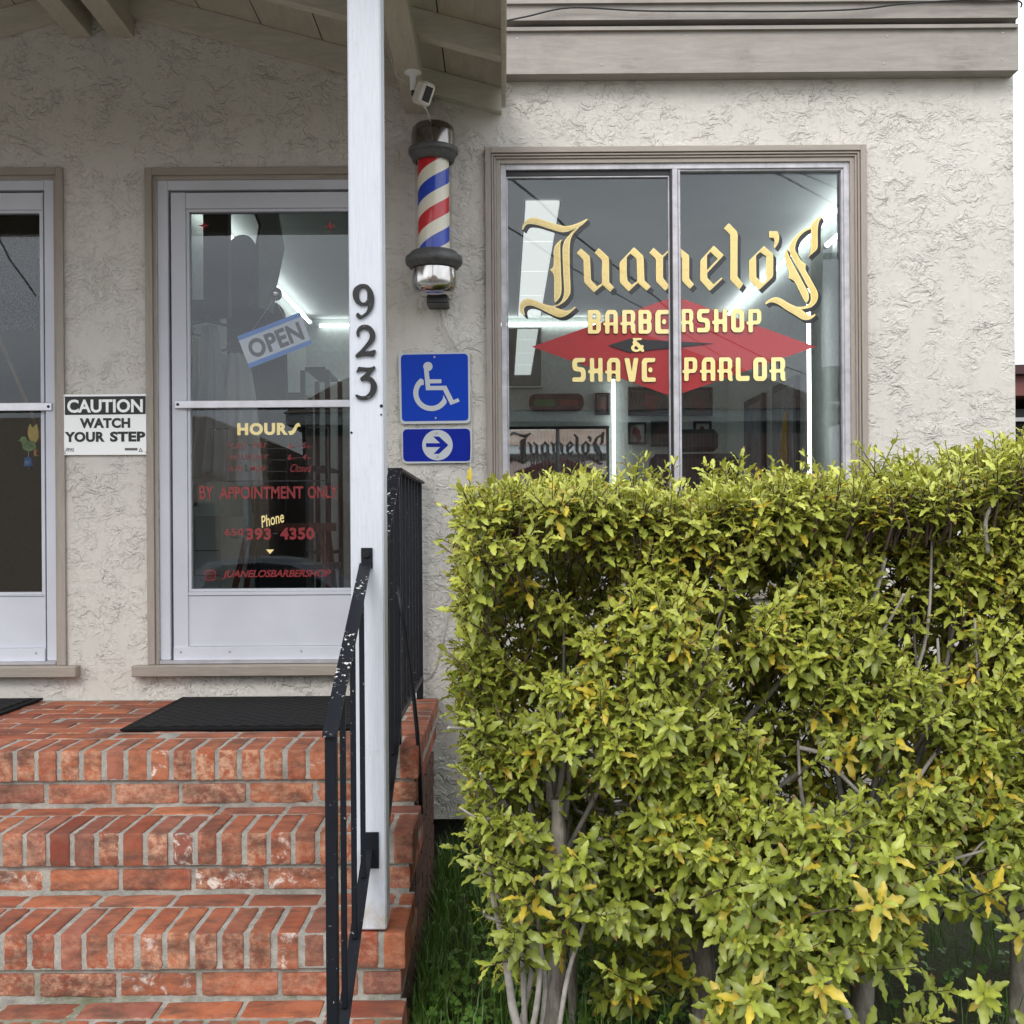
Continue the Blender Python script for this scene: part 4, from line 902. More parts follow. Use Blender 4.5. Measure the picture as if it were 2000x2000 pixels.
# ------------------------------------------------------------------ signs
def screws(pts, d, t, r=.0042):
    for px, py in pts:
        m = MB(); c = w(px, py, d); m.disc((c[0], d, c[1]), r, t=.003, n=12); m.build('screw', M['screw'], t)
sd = D-.012
t = thing('caution_sign', 'white CAUTION WATCH YOUR STEP sign screwed between the two doors', 'sign')
hh = lambda pts, d=sd: [w(110+x/10.17, 760+y/10.17, d) for x, y in pts]
shape('plate', [rounded(hh([(125,110),(1830,97),(1825,1302),(124,1310)]), .002)], sd, M['swhite'], t, .0015)
shape('header', [hh([(190,150),(1762,137),(1778,155),(1778,497),(174,515),(174,165)])], sd-.0022, M['ink'], t, .0002)
def st(s, x0, y0, x1, y1, m, bold, **k): return text('letter', s, (*[hh([(x0, (y0+y1)/2)])[0][0], hh([(x1, (y0+y1)/2)])[0][0]], hh([((x0+x1)/2, y1)])[0][1], hh([((x0+x1)/2, y0)])[0][1]), k.pop('y', sd-.0022), M[m], t, bold=bold, **k)
st('CAUTION', 222, 203, 1722, 468, 'swhite', .03, y=sd-.0028, space=1.0); st('WATCH', 470, 575, 1470, 775, 'ink', .045, space=1.05)
st('YOUR', 172, 848, 965, 1052, 'ink', .045, space=1.05); st('STEP', 1070, 842, 1770, 1045, 'ink', .045, space=1.05)
st('ZING', 178, 1172, 360, 1222, 'ink', .0, shear=.3, space=.9)
shape('mark', [hh([(150,1232),(360,1232),(360,1237),(150,1237)])], sd-.0022, M['ink'], t, .0002); shape('mark', [rounded(hh([(1365,1170),(1615,1170),(1615,1218),(1365,1218)]), .001)], sd-.0022, simple('mark_grey', (.12, .10, .10), .5), t, .0002)
shape('mark', [hh([(1678,1165),(1720,1242),(1638,1242)]), hh([(1678,1188),(1702,1232),(1655,1232)])], sd-.0022, M['ink'], t, .0002)
screws(((126, 775), (285.5, 773.3), (126, 884.5), (286, 883)), sd-.002, t)
ad = D-.014
gg = lambda pts, d=ad: [w(770+x/8.05, 680+y/8.05, d) for x, y in pts]
t = thing('accessibility_sign', 'square blue wheelchair access sign on the stucco wall', 'sign')
shape('plate', [rounded(gg([(62,72),(1190,62),(1203,1180),(92,1195)]), .021, 6)], ad, M['sgrey'], t, .0014)
shape('field', [rounded(gg([(104,104),(1158,88),(1168,1138),(122,1152)]), .017, 6)], ad-.002, M['sblue'], t, .0002)
gy_ = ad-.0026
def ga(pts, m='sgrey', y=gy_): return shape('symbol', [gg(pts)], y, M[m], t, .0002)
ga([(462+73*math.cos(a)+68, 290+73*math.sin(a)) for a in np.linspace(0, 2*math.pi, 24, endpoint=False)], y=gy_+.0001)
ga([(467,320),(537,320),(556,490),(742,490),(742,552),(562,556),(565,595),(818,592),(932,818),(1008,787),(1028,840),(885,895),(768,660),(500,662)])
arc = [(585+285*math.cos(a), 705+285*math.sin(a)) for a in np.linspace(math.radians(28), math.radians(234), 34)]
arc2 = [(582+202*math.cos(a), 707+202*math.sin(a)) for a in np.linspace(math.radians(232), math.radians(15), 30)]
arc[0] = (825, 835)
arc2[-1] = (772, 737)
ga([(x, y) for x, y in arc]+[(460, 500), (467, 578)]+arc2[2:], y=gy_-.0001)
screws(((848.5, 697.5), (851, 816.5)), ad-.002, t)
t = thing('arrow_sign', 'blue sign with arrow pointing right below the wheelchair sign', 'sign')
shape('plate', [rounded(gg([(112,1258),(1222,1246),(1232,1800),(128,1816)]), .021, 6)], ad, M['sgrey'], t, .0014)
shape('field', [rounded(gg([(135,1276),(1192,1264),(1202,1776),(142,1784)]), .019, 6)], ad-.002, M['sblue2'], t, .0002)
shape('symbol', [[w(770+(680+240*math.cos(a))/8.05, 680+(1525+240*math.sin(a))/8.05, ad) for a in np.linspace(0, 2*math.pi, 40, endpoint=False)]], ad-.0026, M['sgrey'], t, .0002)
shape('symbol', [gg([(500,1495),(722,1495),(612,1390),(705,1390),(852,1525),(705,1662),(620,1662),(724,1556),(500,1556)])], ad-.0032, M['sblue2'], t, .0002)
screws(((853, 845.5), (855, 892)), ad-.003, t)
# ------------------------------------------------------------------ barber pole
bd = 4.275; PL = thing('barber_pole', 'chrome barber pole with red white and blue spiral stripes on the wall', 'barber pole')
Zp = lambda y: w(846, y, bd)[1]; Xp = lambda y: w(845.5+(y-240)*.008, y, bd)[0]; XC = Xp(400)
STRIPE = .30
def strp():
    m = NT('barber_stripes'); se = m.n('ShaderNodeSeparateXYZ'); m.l(m.tc, se.inputs[0])
    ang = m.math('ARCTAN2', se.outputs['Y'], se.outputs['X']); k = m.math('DIVIDE', ang, 2*math.pi)
    zz = m.math('DIVIDE', se.outputs['Z'], .222); ph = m.math('FRACT', m.math('ADD', m.math('SUBTRACT', zz, k), STRIPE))
    rp = m.n('ShaderNodeValToRGB'); rp.color_ramp.interpolation = 'CONSTANT'; e = rp.color_ramp.elements
    cs = [(0, (.62, .010, .02)), (.26, (.84, .79, .66)), (.5, (.006, .05, .50)), (.76, (.84, .79, .66))]
    while len(e) < 4: e.new(.5)
    for i, (p, c) in enumerate(cs): e[i].position = p; e[i].color = (*c, 1)
    m.l(ph, rp.inputs[0]); m.base(rp.outputs[0]); m.set(Roughness=.3); return m.mat
zt, zb = Zp(292), Zp(492)
mb = MB(); mb.lathe([(.0600, 0), (.0600, (zt-zb)*.25), (.0600, (zt-zb)*.5), (.0600, zt-zb)], n=64); mb.build('striped_cylinder', strp(), PL, (XC, bd, zb))
gm = NT('clear_cover'); gm.t.nodes.remove(gm.b); o_ = [n for n in gm.t.nodes if n.type == 'OUTPUT_MATERIAL'][0]
tr = gm.n('ShaderNodeBsdfTransparent'); tr.inputs[0].default_value = (.93, .93, .92, 1); gl = gm.n('ShaderNodeBsdfGlossy'); gl.inputs['Roughness'].default_value = .03; fz_ = gm.n('ShaderNodeLayerWeight'); pw_ = gm.math('MULTIPLY_ADD', gm.math('POWER', fz_.outputs['Facing'], 4.0), .55, .03)
mx = gm.n('ShaderNodeMixShader'); gm.l(pw_, mx.inputs[0]); gm.l(tr.outputs[0], mx.inputs[1]); gm.l(gl.outputs[0], mx.inputs[2]); gm.l(mx.outputs[0], o_.inputs[0])
mb = MB(); mb.lathe([(.0695, 0), (.0695, zt-zb)], n=48); mb.build('glass_cover', gm.mat, PL, (XC, bd, zb))
zz0 = zt
mb = MB(); mb.lathe([(.068, 0), (.078, .002), (.081, .016), (.085, .019), (.086, .027), (.090, .030), (.094, .033), (.0945, .046), (.092, .051), (.085, .054), (.0825, .055)], (XC, bd, zt-.050), 48); mb.build('upper_ring', M['ring'], PL)
mb = MB(); mb.lathe([(.0825, 0), (.0828, .055), (.078, .076), (.065, .088), (.04, .095), (.0001, .097)], (XC, bd, zt+.003), 48); mb.build('top_cap', simple('gunmetal_chrome', (.26, .245, .23), .18, 1, .15, 8, 0), PL)
mb = MB(); mb.lathe([(.064, .050), (.080, .048), (.088, .044), (.090, .036), (.098, .033), (.107, .026), (.109, .010), (.105, -.002), (.096, -.006), (.094, -.014), (.084, -.018), (.0795, -.018)], (XC, bd, zb-.048), 48); mb.build('lower_ring', M['ring'], PL)
mb = MB(); mb.lathe([(.082, .0), (.084, -.035), (.082, -.065), (.074, -.085), (.053, -.098), (.0001, -.102)], (XC, bd, zb-.069), 48); mb.build('bottom_cap', M['chrome'], PL)
mb = MB(); mb.disc((XC, bd-.080, zb-.08), .003, t=.001); mb.build('screw', M['dark'], PL)
b0, b1 = w(835, 597, 4.33), w(876, 560, 4.33)
mb = MB(); mb.cbox(b0[0], b1[0], bd-.0, D-.001, b0[1], b0[1]+.047, .003); mb.tube([(XC, bd+.02, b0[1]+.04), (XC, bd+.02, zb-.13)], .012); mb.build('bracket', M['black'], PL)
mb = MB(); mb.cbox(XC-.03, XC+.03, bd+.07, D-.001, zt+.025, zt+.06, .003); mb.build('bracket', M['black'], PL)
def cablepx(name, label, pts, r, mat, cat='cable', parent=None):
    m = MB(); P = [(w(x, y, d)[0], d, w(x, y, d)[1]) for x, y, d in pts]
    Q = []
    for i in range(len(P)-1):
        p0, p1, p2, p3 = (np.array(P[max(i-1, 0)]), np.array(P[i]), np.array(P[i+1]), np.array(P[min(i+2, len(P)-1)]))
        for k in range(6):
            t_ = k/6; Q.append(tuple(.5*((2*p1)+(p2-p0)*t_+(2*p0-5*p1+4*p2-p3)*t_**2+(3*p1-p0-3*p2+p3)*t_**3)))
    Q.append(P[-1]); m.tube(Q, r, 6); o = m.build(name, mat, parent)
    if parent is None: tag(o, label, cat)
    return o
cablepx('power_cable', 'thin white cable running from the barber pole down past the blue signs', [(858, 570, 4.34), (862, 600, 4.395), (872, 640, 4.40), (884, 665, 4.402), (899, 690, 4.402), (919, 760, 4.402), (921, 830, 4.40), (919, 910, 4.385), (915, 1000, 4.40), (900, 1090, 4.40), (880, 1180, 4.40), (868, 1230, 4.40), (850, 1305, 4.402), (829, 1330, 4.40)], .0028, M['cable_w'])
cablepx('power_cable', 'second thin white cable between the pole bracket and the wheelchair sign', [(857, 600, 4.402), (860, 640, 4.402), (875, 668, 4.402), (893, 690, 4.402)], .0018, M['cable_w'])
cablepx('roof_cable', 'black cable stapled along the roof edge above the window', [(986, 41, 4.29), (1030, 32, 4.29), (1115, 15, 4.29), (1250, 21, 4.29), (1400, 22, 4.29), (1550, 22, 4.29), (1675, 18, 4.29), (1760, 8, 4.29), (1825, 3, 4.28), (1960, -2, 4.28), (1993, 4, 4.27), (1994, 14, 4.3)], .0032, M['cable_b'])
# security camera
SC = thing('security_camera', 'small white security camera under the porch beam above the barber pole', 'camera')
cx, cz = w(806, 139, 4.0); cz = 2.979
mb = MB(); mb.lathe([(.030, 0), (.030, -.005), (.024, -.009), (.011, -.013), (.010, -.045), (.0095, -.046), (.0095, -.066), (.0001, -.067)], (cx, 4.0, cz), 28); mb.build('mount', M['white'], SC)
mb = MB(); mb.lathe([(.006, 0), (.006, -.018), (.0001, -.02)], (cx, 4.0, cz-.0665), 14); mb.build('joint', M['black'], SC)
bc = w(827.5, 184, 3.97)
Rm = Matrix.Translation((bc[0], 3.965, bc[1])) @ Matrix.Rotation(math.radians(28), 4, 'Z') @ Matrix.Rotation(math.radians(22), 4, 'X') @ Matrix.Rotation(math.radians(12), 4, 'Y')
mb = MB(); mb.cbox(-.024, .024, -.036, .038, -.039, .039, .009); mb.xform(Rm); mb.build('body', simple('camera_shell', (.66, .64, .58), .4), SC)
mb = MB(); mb.cbox(-.014, .014, -.0375, -.034, -.026, .026, .003); mb.xform(Rm); mb.build('lens_window', M['black'], SC)
cablepx('wire', '', [(808, 168, 4.0), (822, 200, 4.0), (833, 215, 4.02), (840, 235, 4.2), (842, 242, 4.27)], .003, M['cable_w'], parent=SC)
# ------------------------------------------------------------------ merging helpers
def merge(objs, name, parent):
    mb = MB(); mats = []
    for o in objs:
        me = o.data; base = len(mb.v); idx = []
        for m in me.materials:
            if m not in mats: mats.append(m)
            idx.append(mats.index(m))
        mb.v += [tuple(v.co) for v in me.vertices]
        for p in me.polygons: mb.f.append(tuple(i+base for i in p.vertices)); mb.m.append(idx[p.material_index] if idx else 0); mb.sm.append(p.use_smooth)
        bpy.data.objects.remove(o); bpy.data.meshes.remove(me)
    return mb.build(name, mats, parent)
def promote(e, childname, name):
    ch = [c for c in COL.objects if c.parent == e]; me = next(c for c in ch if c.name.split('.')[0] == childname)
    for c in ch:
        if c is not me: c.parent = me
    me.parent = e.parent; bpy.data.objects.remove(e); me.name = name; return me
def kids(p, *names): return [c for c in COL.objects if c.parent == p and c.name.split('.')[0] in names]
# window lettering: outline, centre and block shadow of one letter are one painted mesh
lets = kids(W, 'letter_outline', 'letter', 'letter_shadow')
def cxr(o):
    xs = [v.co.x for v in o.data.vertices]; zs = [v.co.z for v in o.data.vertices]; return (min(xs)+max(xs))/2, (min(zs)+max(zs))/2
big = [o for o in lets if cxr(o)[1] > w(1300, 570)[1]]; small = [o for o in lets if o not in big]
bounds = [w(x, 500)[0] for x in (0, 1127, 1208, 1269, 1366, 1439, 1466, 1516)]
cl = {}
for o in big:
    x, z = cxr(o); px = x/sc_+CX
    if px > 1503 and px < 1524 and z > w(1510, 492)[1]: k = 'apo'
    elif px > 1516 or (px > 1497 and z < w(1510, 575)[1]): k = 's'
    else: k = sum(x > b for b in bounds)
    cl.setdefault(k, []).append(o)
for k, os_ in cl.items(): merge(os_, 'letter', W)
cl = {}
for o in small:
    x, z = cxr(o); row = 0 if z > w(1300, 648)[1] else (1 if z > w(1300, 692)[1] else 2); cl.setdefault((row, round(x/.034)), []).append(o)
for k, os_ in cl.items(): merge(os_, 'letter', W)
merge(kids(door2, 'border_line'), 'border_line', door2); merge(kids(door2, 'star_ray'), 'star_ray', door2); merge(kids(door2, 'line'), 'line', door2)
promote(W, 'frame', 'window'); promote(door1, 'leaf_frame', 'door'); promote(door2, 'leaf_frame', 'door')
promote(PR, 'ceiling_boards', 'porch_roof'); promote(PO, 'shaft', 'post')
# ------------------------------------------------------------------ hedge
def leafmat(name, sat=1.0):
    m = NT(name); at = m.n('ShaderNodeAttribute'); at.attribute_name = 'tint'
    c = at.outputs['Color']; c = m.mix(m.math('MULTIPLY', m.ramp(m.noise(90, 3), [(.4, 0.), (.7, 1.)]), .22), c, (.30, .30, .03))
    m.base(c); m.set(Roughness=.36, Specular_IOR_Level=.5)
    out = [n for n in m.t.nodes if n.type == 'OUTPUT_MATERIAL'][0]; tl = m.n('ShaderNodeBsdfTranslucent'); m.l(c, tl.inputs[0])
    mx = m.n('ShaderNodeMixShader'); mx.inputs[0].default_value = .24; m.l(m.b.outputs[0], mx.inputs[1]); m.l(tl.outputs[0], mx.inputs[2]); m.l(mx.outputs[0], out.inputs[0]); return m.mat
T = 9
def leaves(name, base, dirs, norms, L, Wd, bend, tint, mat, parent=None, wave=1.0, mid=1.25, shapep=1.0):
    N = len(base); t = np.linspace(0, 1, T)[None, :, None]
    d = dirs/np.linalg.norm(dirs, axis=1, keepdims=True); s = np.cross(d, norms); s /= np.linalg.norm(s, axis=1, keepdims=True)+1e-9; n = np.cross(s, d)
    b = bend[:, None, None]+1e-3
    along = np.sin(b*t)/b; drop = (1-np.cos(b*t))/b
    cen = base[:, None, :]+L[:, None, None]*(d[:, None, :]*along-n[:, None, :]*drop)
    ln = (-n[:, None, :]*0+n[:, None, :]*np.cos(b*t)+d[:, None, :]*np.sin(b*t))
    prof = np.clip(np.sin(np.pi*t**shapep), 0, 1)**.62; prof[:, 0] = .04; prof[:, -1] = .16; prof[:, 1] = np.minimum(prof[:, 1], .22)
    ph = rng.uniform(0, 6.28, (N, 1, 1)); ph2 = rng.uniform(0, 6.28, (N, 1, 1))
    wv = lambda p: 1+.20*wave*np.sin(t*19+p)
    hw = Wd[:, None, None]*prof
    up = lambda p: hw*(.30+.38*wave*np.sin(t*21+p))
    Lf = cen-s[:, None, :]*hw*wv(ph)+ln*up(ph); Rt = cen+s[:, None, :]*hw*wv(ph2)+ln*up(ph2)
    V = np.stack([Lf, cen, Rt], 2).reshape(-1, 3)
    off = (np.arange(N)*T*3)[:, None, None, None]; i = (np.arange(T-1)*3)[None, :, None, None]; j = np.arange(2)[None, None, :, None]; q = np.array([0, 1, 4, 3])[None, None, None, :]
    Fq = (off+i+j+q).reshape(-1, 4)
    col = np.repeat(tint[:, None, :], T*3, 1).reshape(N, T, 3, 3); col = col.copy(); col[:, :, 1, :] *= mid; 
    tipd = rng.uniform(0, 1, N) < .10; col[tipd, -2:, :, :] = np.array([.22, .11, .03])
    me = bpy.data.meshes.new(name); me.vertices.add(len(V)); me.vertices.foreach_set('co', V.reshape(-1)); me.loops.add(Fq.size); me.loops.foreach_set('vertex_index', Fq.reshape(-1).astype(np.int32))
    me.polygons.add(len(Fq)); me.polygons.foreach_set('loop_start', np.arange(0, Fq.size, 4, dtype=np.int32)); me.polygons.foreach_set('use_smooth', np.ones(len(Fq), bool)); me.update(calc_edges=True)
    ca = me.color_attributes.new('tint', 'FLOAT_COLOR', 'POINT'); ca.data.foreach_set('color', np.concatenate([col.reshape(-1, 3), np.ones((len(V), 1))], 1).reshape(-1))
    me.materials.append(mat); return link(bpy.data.objects.new(name, me), parent)
bark = NT('bark'); bn = bark.noise(40, 5, .7, .3, bark.map((1, 1, .25))); bark.base(bark.ramp(bn, [(.3, (.12, .10, .08)), (.7, (.42, .38, .33))])); bark.set(Roughness=.9); bark.bump(bn, .9, .004)
twig = simple('twig_bark', (.10, .065, .05), .8, 0, .35, 40); twigy = simple('young_twig', (.05, .028, .025), .6, 0, .3, 40)
greyb = simple('grey_branch', (.36, .33, .30), .85, 0, .3, 30, .3, 80)
HG = thing('hedge', 'dense yellow green broadleaf hedge with wavy leaves below the shop window', 'hedge')
def topz(x): return 1.44+.022*math.sin(x*5.1+1)+.018*math.sin(x*11)+.05*max(0, min(1, (x-.3)/.5))+.045*max(0, min(1, (x-1.0)/.3))
def yfront(x, z): return 2.66+.06*math.sin(x*4+z*3)+.05*math.sin(x*9-z*7+2)-.10*max(0, .8-z)
def xleft(z):
    pts = [(0, .10), (.25, .05), (.40, -.01), (.6, -.05), (.85, -.075), (1.1, -.085), (1.5, -.09)]
    for (a, p), (b, q) in zip(pts, pts[1:]):
        if z <= b: return p+(q-p)*(z-a)/(b-a)
    return -.09
sb_, sd_, sl_, sk_ = [], [], [], []   # shoots: base, dir, length, kind
def shoot(p, d, L, kind): sb_.append(p); sd_.append(d); sl_.append(L); sk_.append(kind)
nz = lambda p, s: mnoise.noise(Vector(p)*s)
r = random.Random(11)
cnt = 0
while cnt < 3500:   # front face
    x = r.uniform(-.16, 2.35); z = r.uniform(.08, 1.42) if r.random() < .8 else r.uniform(1.05, 1.42)
    if x < xleft(z)+.02: continue
    if z > topz(x)-.02: continue
    if x < .22 and z < .50 and r.random() < .62: continue
    if x > 1.02+.25*nz((x, z, 1), 3) and z < .46+.10*nz((x*2, z, 0), 4): continue
    dp = abs(r.gauss(0, .09)); 
    dens = nz((x, z, 3), 5.5)+.45*nz((x, z, 8), 13)
    low = max(0, (.95-z)/.9)
    if dens < -.06-.06*(1-low) and r.random() < .93: 
        dp += .28
        if r.random() < .6: continue
    p = (x, yfront(x, z)+dp-.05*dens, z-.03); upw = .55+.45*max(0, (z-.5)/.9)+r.gauss(0, .25)
    d = (r.gauss(0, .42)-(.6 if x < xleft(z)+.12 else 0), -.75+r.gauss(0, .3), upw)
    shoot(p, d, r.uniform(.05, .12)*(1+.45*low), 1+low); cnt += 1
cnt = 0
while cnt < 1700:   # top
    x = r.uniform(-.09, 2.35); y = 2.60+abs(r.gauss(0, .33)) if r.random() < .6 else r.uniform(2.62, 3.4)
    if y > 3.45: continue
    if x < -.07 and r.random() < .4: continue
    h = topz(x)+.012*nz((x, y, 0), 6)
    shoot((x, y, h-.10+r.uniform(-.03, .01)), (r.gauss(0, .28), r.gauss(-.15, .28), 1), r.uniform(.07, .12), .75+.3*r.random()); cnt += 1
for px, py, d, k in ((1240, 845, 2.8, 5), (1295, 850, 2.8, 4), (1400, 855, 2.8, 3), (1425, 845, 2.8, 4), (1470, 850, 2.8, 3), (1595, 850, 2.9, 2), (1690, 835, 2.9, 4), (1735, 815, 2.85, 3), (1760, 830, 2.85, 3), (1790, 835, 2.85, 4), (1990, 850, 2.7, 3), (985, 885, 2.8, 2), (1040, 880, 2.8, 3), (905, 905, 2.8, 3), (1130, 895, 2.8, 3), (1540, 870, 2.8, 3), (1850, 870, 2.8, 3), (1920, 880, 2.8, 3)):
    X, Z = w(px, py, d)
    for q in range(k): shoot((X+r.uniform(-.02, .02), d+r.uniform(-.03, .05), Z-.15-.015*q), (r.gauss(0, .35), r.gauss(0, .3), 1), .085+.03*r.random(), .9)
cnt = 0
while cnt < 330:   # left flank
    y = r.uniform(2.68, 3.35); z = r.uniform(.35, 1.36); x = xleft(z)+abs(r.gauss(0, .05))
    shoot((x, y, z), (-.7+r.gauss(0, .25), r.gauss(-.2, .4), .7), r.uniform(.05, .10), 1.1); cnt += 1
cnt = 0
while cnt < 1900:   # inner fill
    x = r.uniform(-.02, 2.35); z = r.uniform(.35, 1.42)
    if x < xleft(z)+.1: continue
    shoot((x, r.uniform(2.95, 3.35), z), (r.gauss(0, .5), r.gauss(-.4, .4), .5), r.uniform(.08, .14), 1.45); cnt += 1
for _ in range(26):   # big-leaved low shoots near the viewer, lower right
    x = r.uniform(.45, 1.2); z = r.uniform(.12, .62)
    shoot((x, yfront(x, z)-.05-r.uniform(0, .08), z), (r.gauss(.1, .5), -.7, .45), r.uniform(.05, .09), 1.9)
Bv, Dv, Lv, Wv, Nv, Ev, Tv = [], [], [], [], [], [], []
tw = MB()
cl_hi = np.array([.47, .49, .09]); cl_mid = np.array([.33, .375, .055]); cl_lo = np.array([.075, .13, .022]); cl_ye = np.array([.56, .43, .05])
for p, d, L, kd in zip(sb_, sd_, sl_, sk_):
    P = Vector(p); Dd = Vector(d).normalized(); side = Dd.orthogonal().normalized(); oth = Dd.cross(side)
    curv = Vector((r.gauss(0, .3), r.gauss(0, .2), .35))
    n = int(9+6*r.random()) if kd < 2 else int(7+3*r.random()); a0 = r.uniform(0, 6.28)
    pts = []
    for k in range(4):
        f = k/3; pts.append(P+(Dd*f+curv*f*f*.18)*L)
    root = P-Dd*r.uniform(.01, .04)+Vector((0, .05, -.03))*r.uniform(.3, 1.0)
    tw.tube([root]+pts, [.0028, .0022, .0018, .0014, .001], 4, 0 if r.random() < .5 else 1, cap=False)
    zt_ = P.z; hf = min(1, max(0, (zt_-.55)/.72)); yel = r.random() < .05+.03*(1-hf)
    pal = .5*nz((P.x, P.y, P.z), 3.0)+.5
    for j in range(n):
        f = (j+.6)/n; q = P+(Dd*f+curv*f*f*.18)*L; a = a0+j*2.399
        rad = side*math.cos(a)+oth*math.sin(a); el = .25+1.15*f**1.6
        dr = rad*math.cos(el)+Dd*math.sin(el)+Vector((0, 0, -.12))
        ln = (.048-.016*f)*(.64+.36*kd)*r.uniform(.6, 1.35)
        if f > .9: ln *= .6
        Bv.append(q); Dv.append(dr); Lv.append(ln); Wv.append(ln*r.uniform(.13, .185)); Nv.append((Dd*.9-rad*.5)+Vector((r.gauss(0, .2), r.gauss(0, .2), .5)))
        Ev.append(r.uniform(.1, 1.1))
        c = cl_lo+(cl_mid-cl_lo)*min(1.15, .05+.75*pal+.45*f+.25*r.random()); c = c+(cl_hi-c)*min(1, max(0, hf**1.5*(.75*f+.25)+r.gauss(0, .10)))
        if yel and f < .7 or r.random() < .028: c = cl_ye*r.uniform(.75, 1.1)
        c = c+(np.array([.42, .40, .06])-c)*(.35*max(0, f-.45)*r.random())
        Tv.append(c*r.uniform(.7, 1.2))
A = lambda l: np.array([tuple(v) for v in l], float)
M['leaf'] = leafmat('hedge_leaf')
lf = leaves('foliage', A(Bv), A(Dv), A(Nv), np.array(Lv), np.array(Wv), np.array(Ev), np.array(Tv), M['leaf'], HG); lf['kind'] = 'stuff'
print('hedge leaves', len(Bv), 'shoots', len(sb_))
tw.build('twigs', [twig, twigy], HG)['kind'] = 'stuff'
# limbs and trunks
def limb(pts, r0, r1, mat, name='branch', n=7):
    P = [np.array(p, float) for p in pts]; Q = []
    for i in range(len(P)-1):
        p0, p1, p2, p3 = P[max(i-1, 0)], P[i], P[i+1], P[min(i+2, len(P)-1)]
        for k in range(5):
            t_ = k/5; Q.append(.5*((2*p1)+(p2-p0)*t_+(2*p0-5*p1+4*p2-p3)*t_**2+(3*p1-p0-3*p2+p3)*t_**3))
    Q.append(P[-1]); m = MB(); N_ = len(Q)
    rs = [(r0+(r1-r0)*i/(N_-1))*(1+.10*math.sin(i*1.9)+.06*math.sin(i*4.3)) for i in range(N_)]
    m.tube([tuple(q) for q in Q], rs, n); return m.build(name, mat, HG)
def lpx(pts, r0, r1, mat=greyb, name='branch'): return limb([(w(x, y, d)[0], d, w(x, y, d)[1]) for x, y, d in pts], r0, r1, mat, name)
lpx([(1075, 2080, 2.82), (1080, 1960, 2.82), (1092, 1850, 2.83), (1098, 1740, 2.80), (1092, 1640, 2.78), (1088, 1560, 2.78)], .024, .017, bark.mat, 'trunk')
lpx([(1120, 2080, 2.92), (1118, 1900, 2.95), (1130, 1750, 2.98), (1140, 1600, 3.0)], .013, .009, bark.mat, 'trunk')
lpx([(1045, 2080, 2.74), (1065, 1930, 2.74), (1050, 1800, 2.74), (1065, 1700, 2.75)], .0075, .004)
lpx([(1000, 2060, 2.76), (1040, 1880, 2.76), (1005, 1740, 2.76), (985, 1650, 2.76)], .007, .004)
lpx([(1085, 2060, 2.70), (1110, 1900, 2.70), (1150, 1780, 2.70), (1165, 1700, 2.7)], .007, .004)
lpx([(1015, 2020, 2.70), (1000, 1960, 2.70), (985, 1850, 2.70), (965, 1760, 2.71), (953, 1665, 2.72)], .0115, .006)
lpx([(978, 1800, 2.70), (950, 1790, 2.68), (945, 1780, 2.66)], .005, .003); lpx([(975, 1755, 2.70), (955, 1720, 2.70), (915, 1672, 2.70)], .005, .003)
lpx([(1025, 2020, 2.74), (1022, 1900, 2.74), (1018, 1800, 2.74), (1012, 1700, 2.75), (1015, 1620, 2.75)], .008, .005)
lpx([(1035, 2030, 2.72), (1050, 1950, 2.70), (1055, 1840, 2.70), (1030, 1830, 2.70)], .0085, .005)
lpx([(1030, 1700, 2.80), (1000, 1600, 2.80), (965, 1540, 2.78), (950, 1490, 2.76)], .011, .007)
lpx([(985, 1590, 2.76), (940, 1560, 2.72), (905, 1510, 2.70)], .006, .003); lpx([(990, 1590, 2.7), (940, 1600, 2.68), (898, 1577, 2.66)], .005, .0025)
lpx([(1010, 1535, 2.72), (975, 1545, 2.70), (945, 1530, 2.68), (938, 1510, 2.66)], .005, .003)
lpx([(1075, 1570, 2.84), (1068, 1490, 2.80), (1058, 1420, 2.76), (1052, 1400, 2.75)], .010, .007); lpx([(1090, 1565, 2.84), (1100, 1480, 2.8), (1098, 1430, 2.78)], .009, .006)
lpx([(1105, 1600, 2.86), (1112, 1500, 2.84), (1108, 1430, 2.82)], .007, .005); lpx([(875, 1421, 2.62), (905, 1423, 2.66), (945, 1424, 2.7)], .0028, .0045)
lpx([(1320, 1270, 2.82), (1270, 1250, 2.74), (1235, 1200, 2.68), (1218, 1140, 2.66)], .0065, .004); lpx([(1320, 1340, 2.85), (1320, 1220, 2.82), (1318, 1120, 2.8), (1290, 1060, 2.78)], .010, .006)
lpx([(1400, 1300, 2.72), (1402, 1220, 2.70), (1415, 1180, 2.70)], .006, .004); lpx([(1300, 1640, 2.85), (1360, 1590, 2.76), (1405, 1545, 2.70), (1415, 1510, 2.70)], .010, .006)
lpx([(1640, 1240, 2.8), (1700, 1180, 2.75), (1730, 1090, 2.72)], .008, .004); lpx([(1708, 1260, 2.7), (1750, 1190, 2.68), (1765, 1160, 2.66)], .004, .003)
lpx([(1930, 1080, 2.66), (1925, 1020, 2.64), (1940, 980, 2.64)], .0055, .004); lpx([(1500, 1860, 2.66), (1560, 1875, 2.6), (1620, 1920, 2.56), (1660, 1990, 2.52)], .006, .008)
lpx([(1660, 1660, 2.8), (1760, 1690, 2.74), (1850, 1680, 2.70), (1960, 1650, 2.68)], .006, .003); lpx([(1860, 1700, 2.72), (1900, 1735, 2.7), (1935, 1765, 2.68)], .004, .002); lpx([(1880, 1690, 2.72), (1915, 1650, 2.7), (1930, 1640, 2.7)], .004, .002)
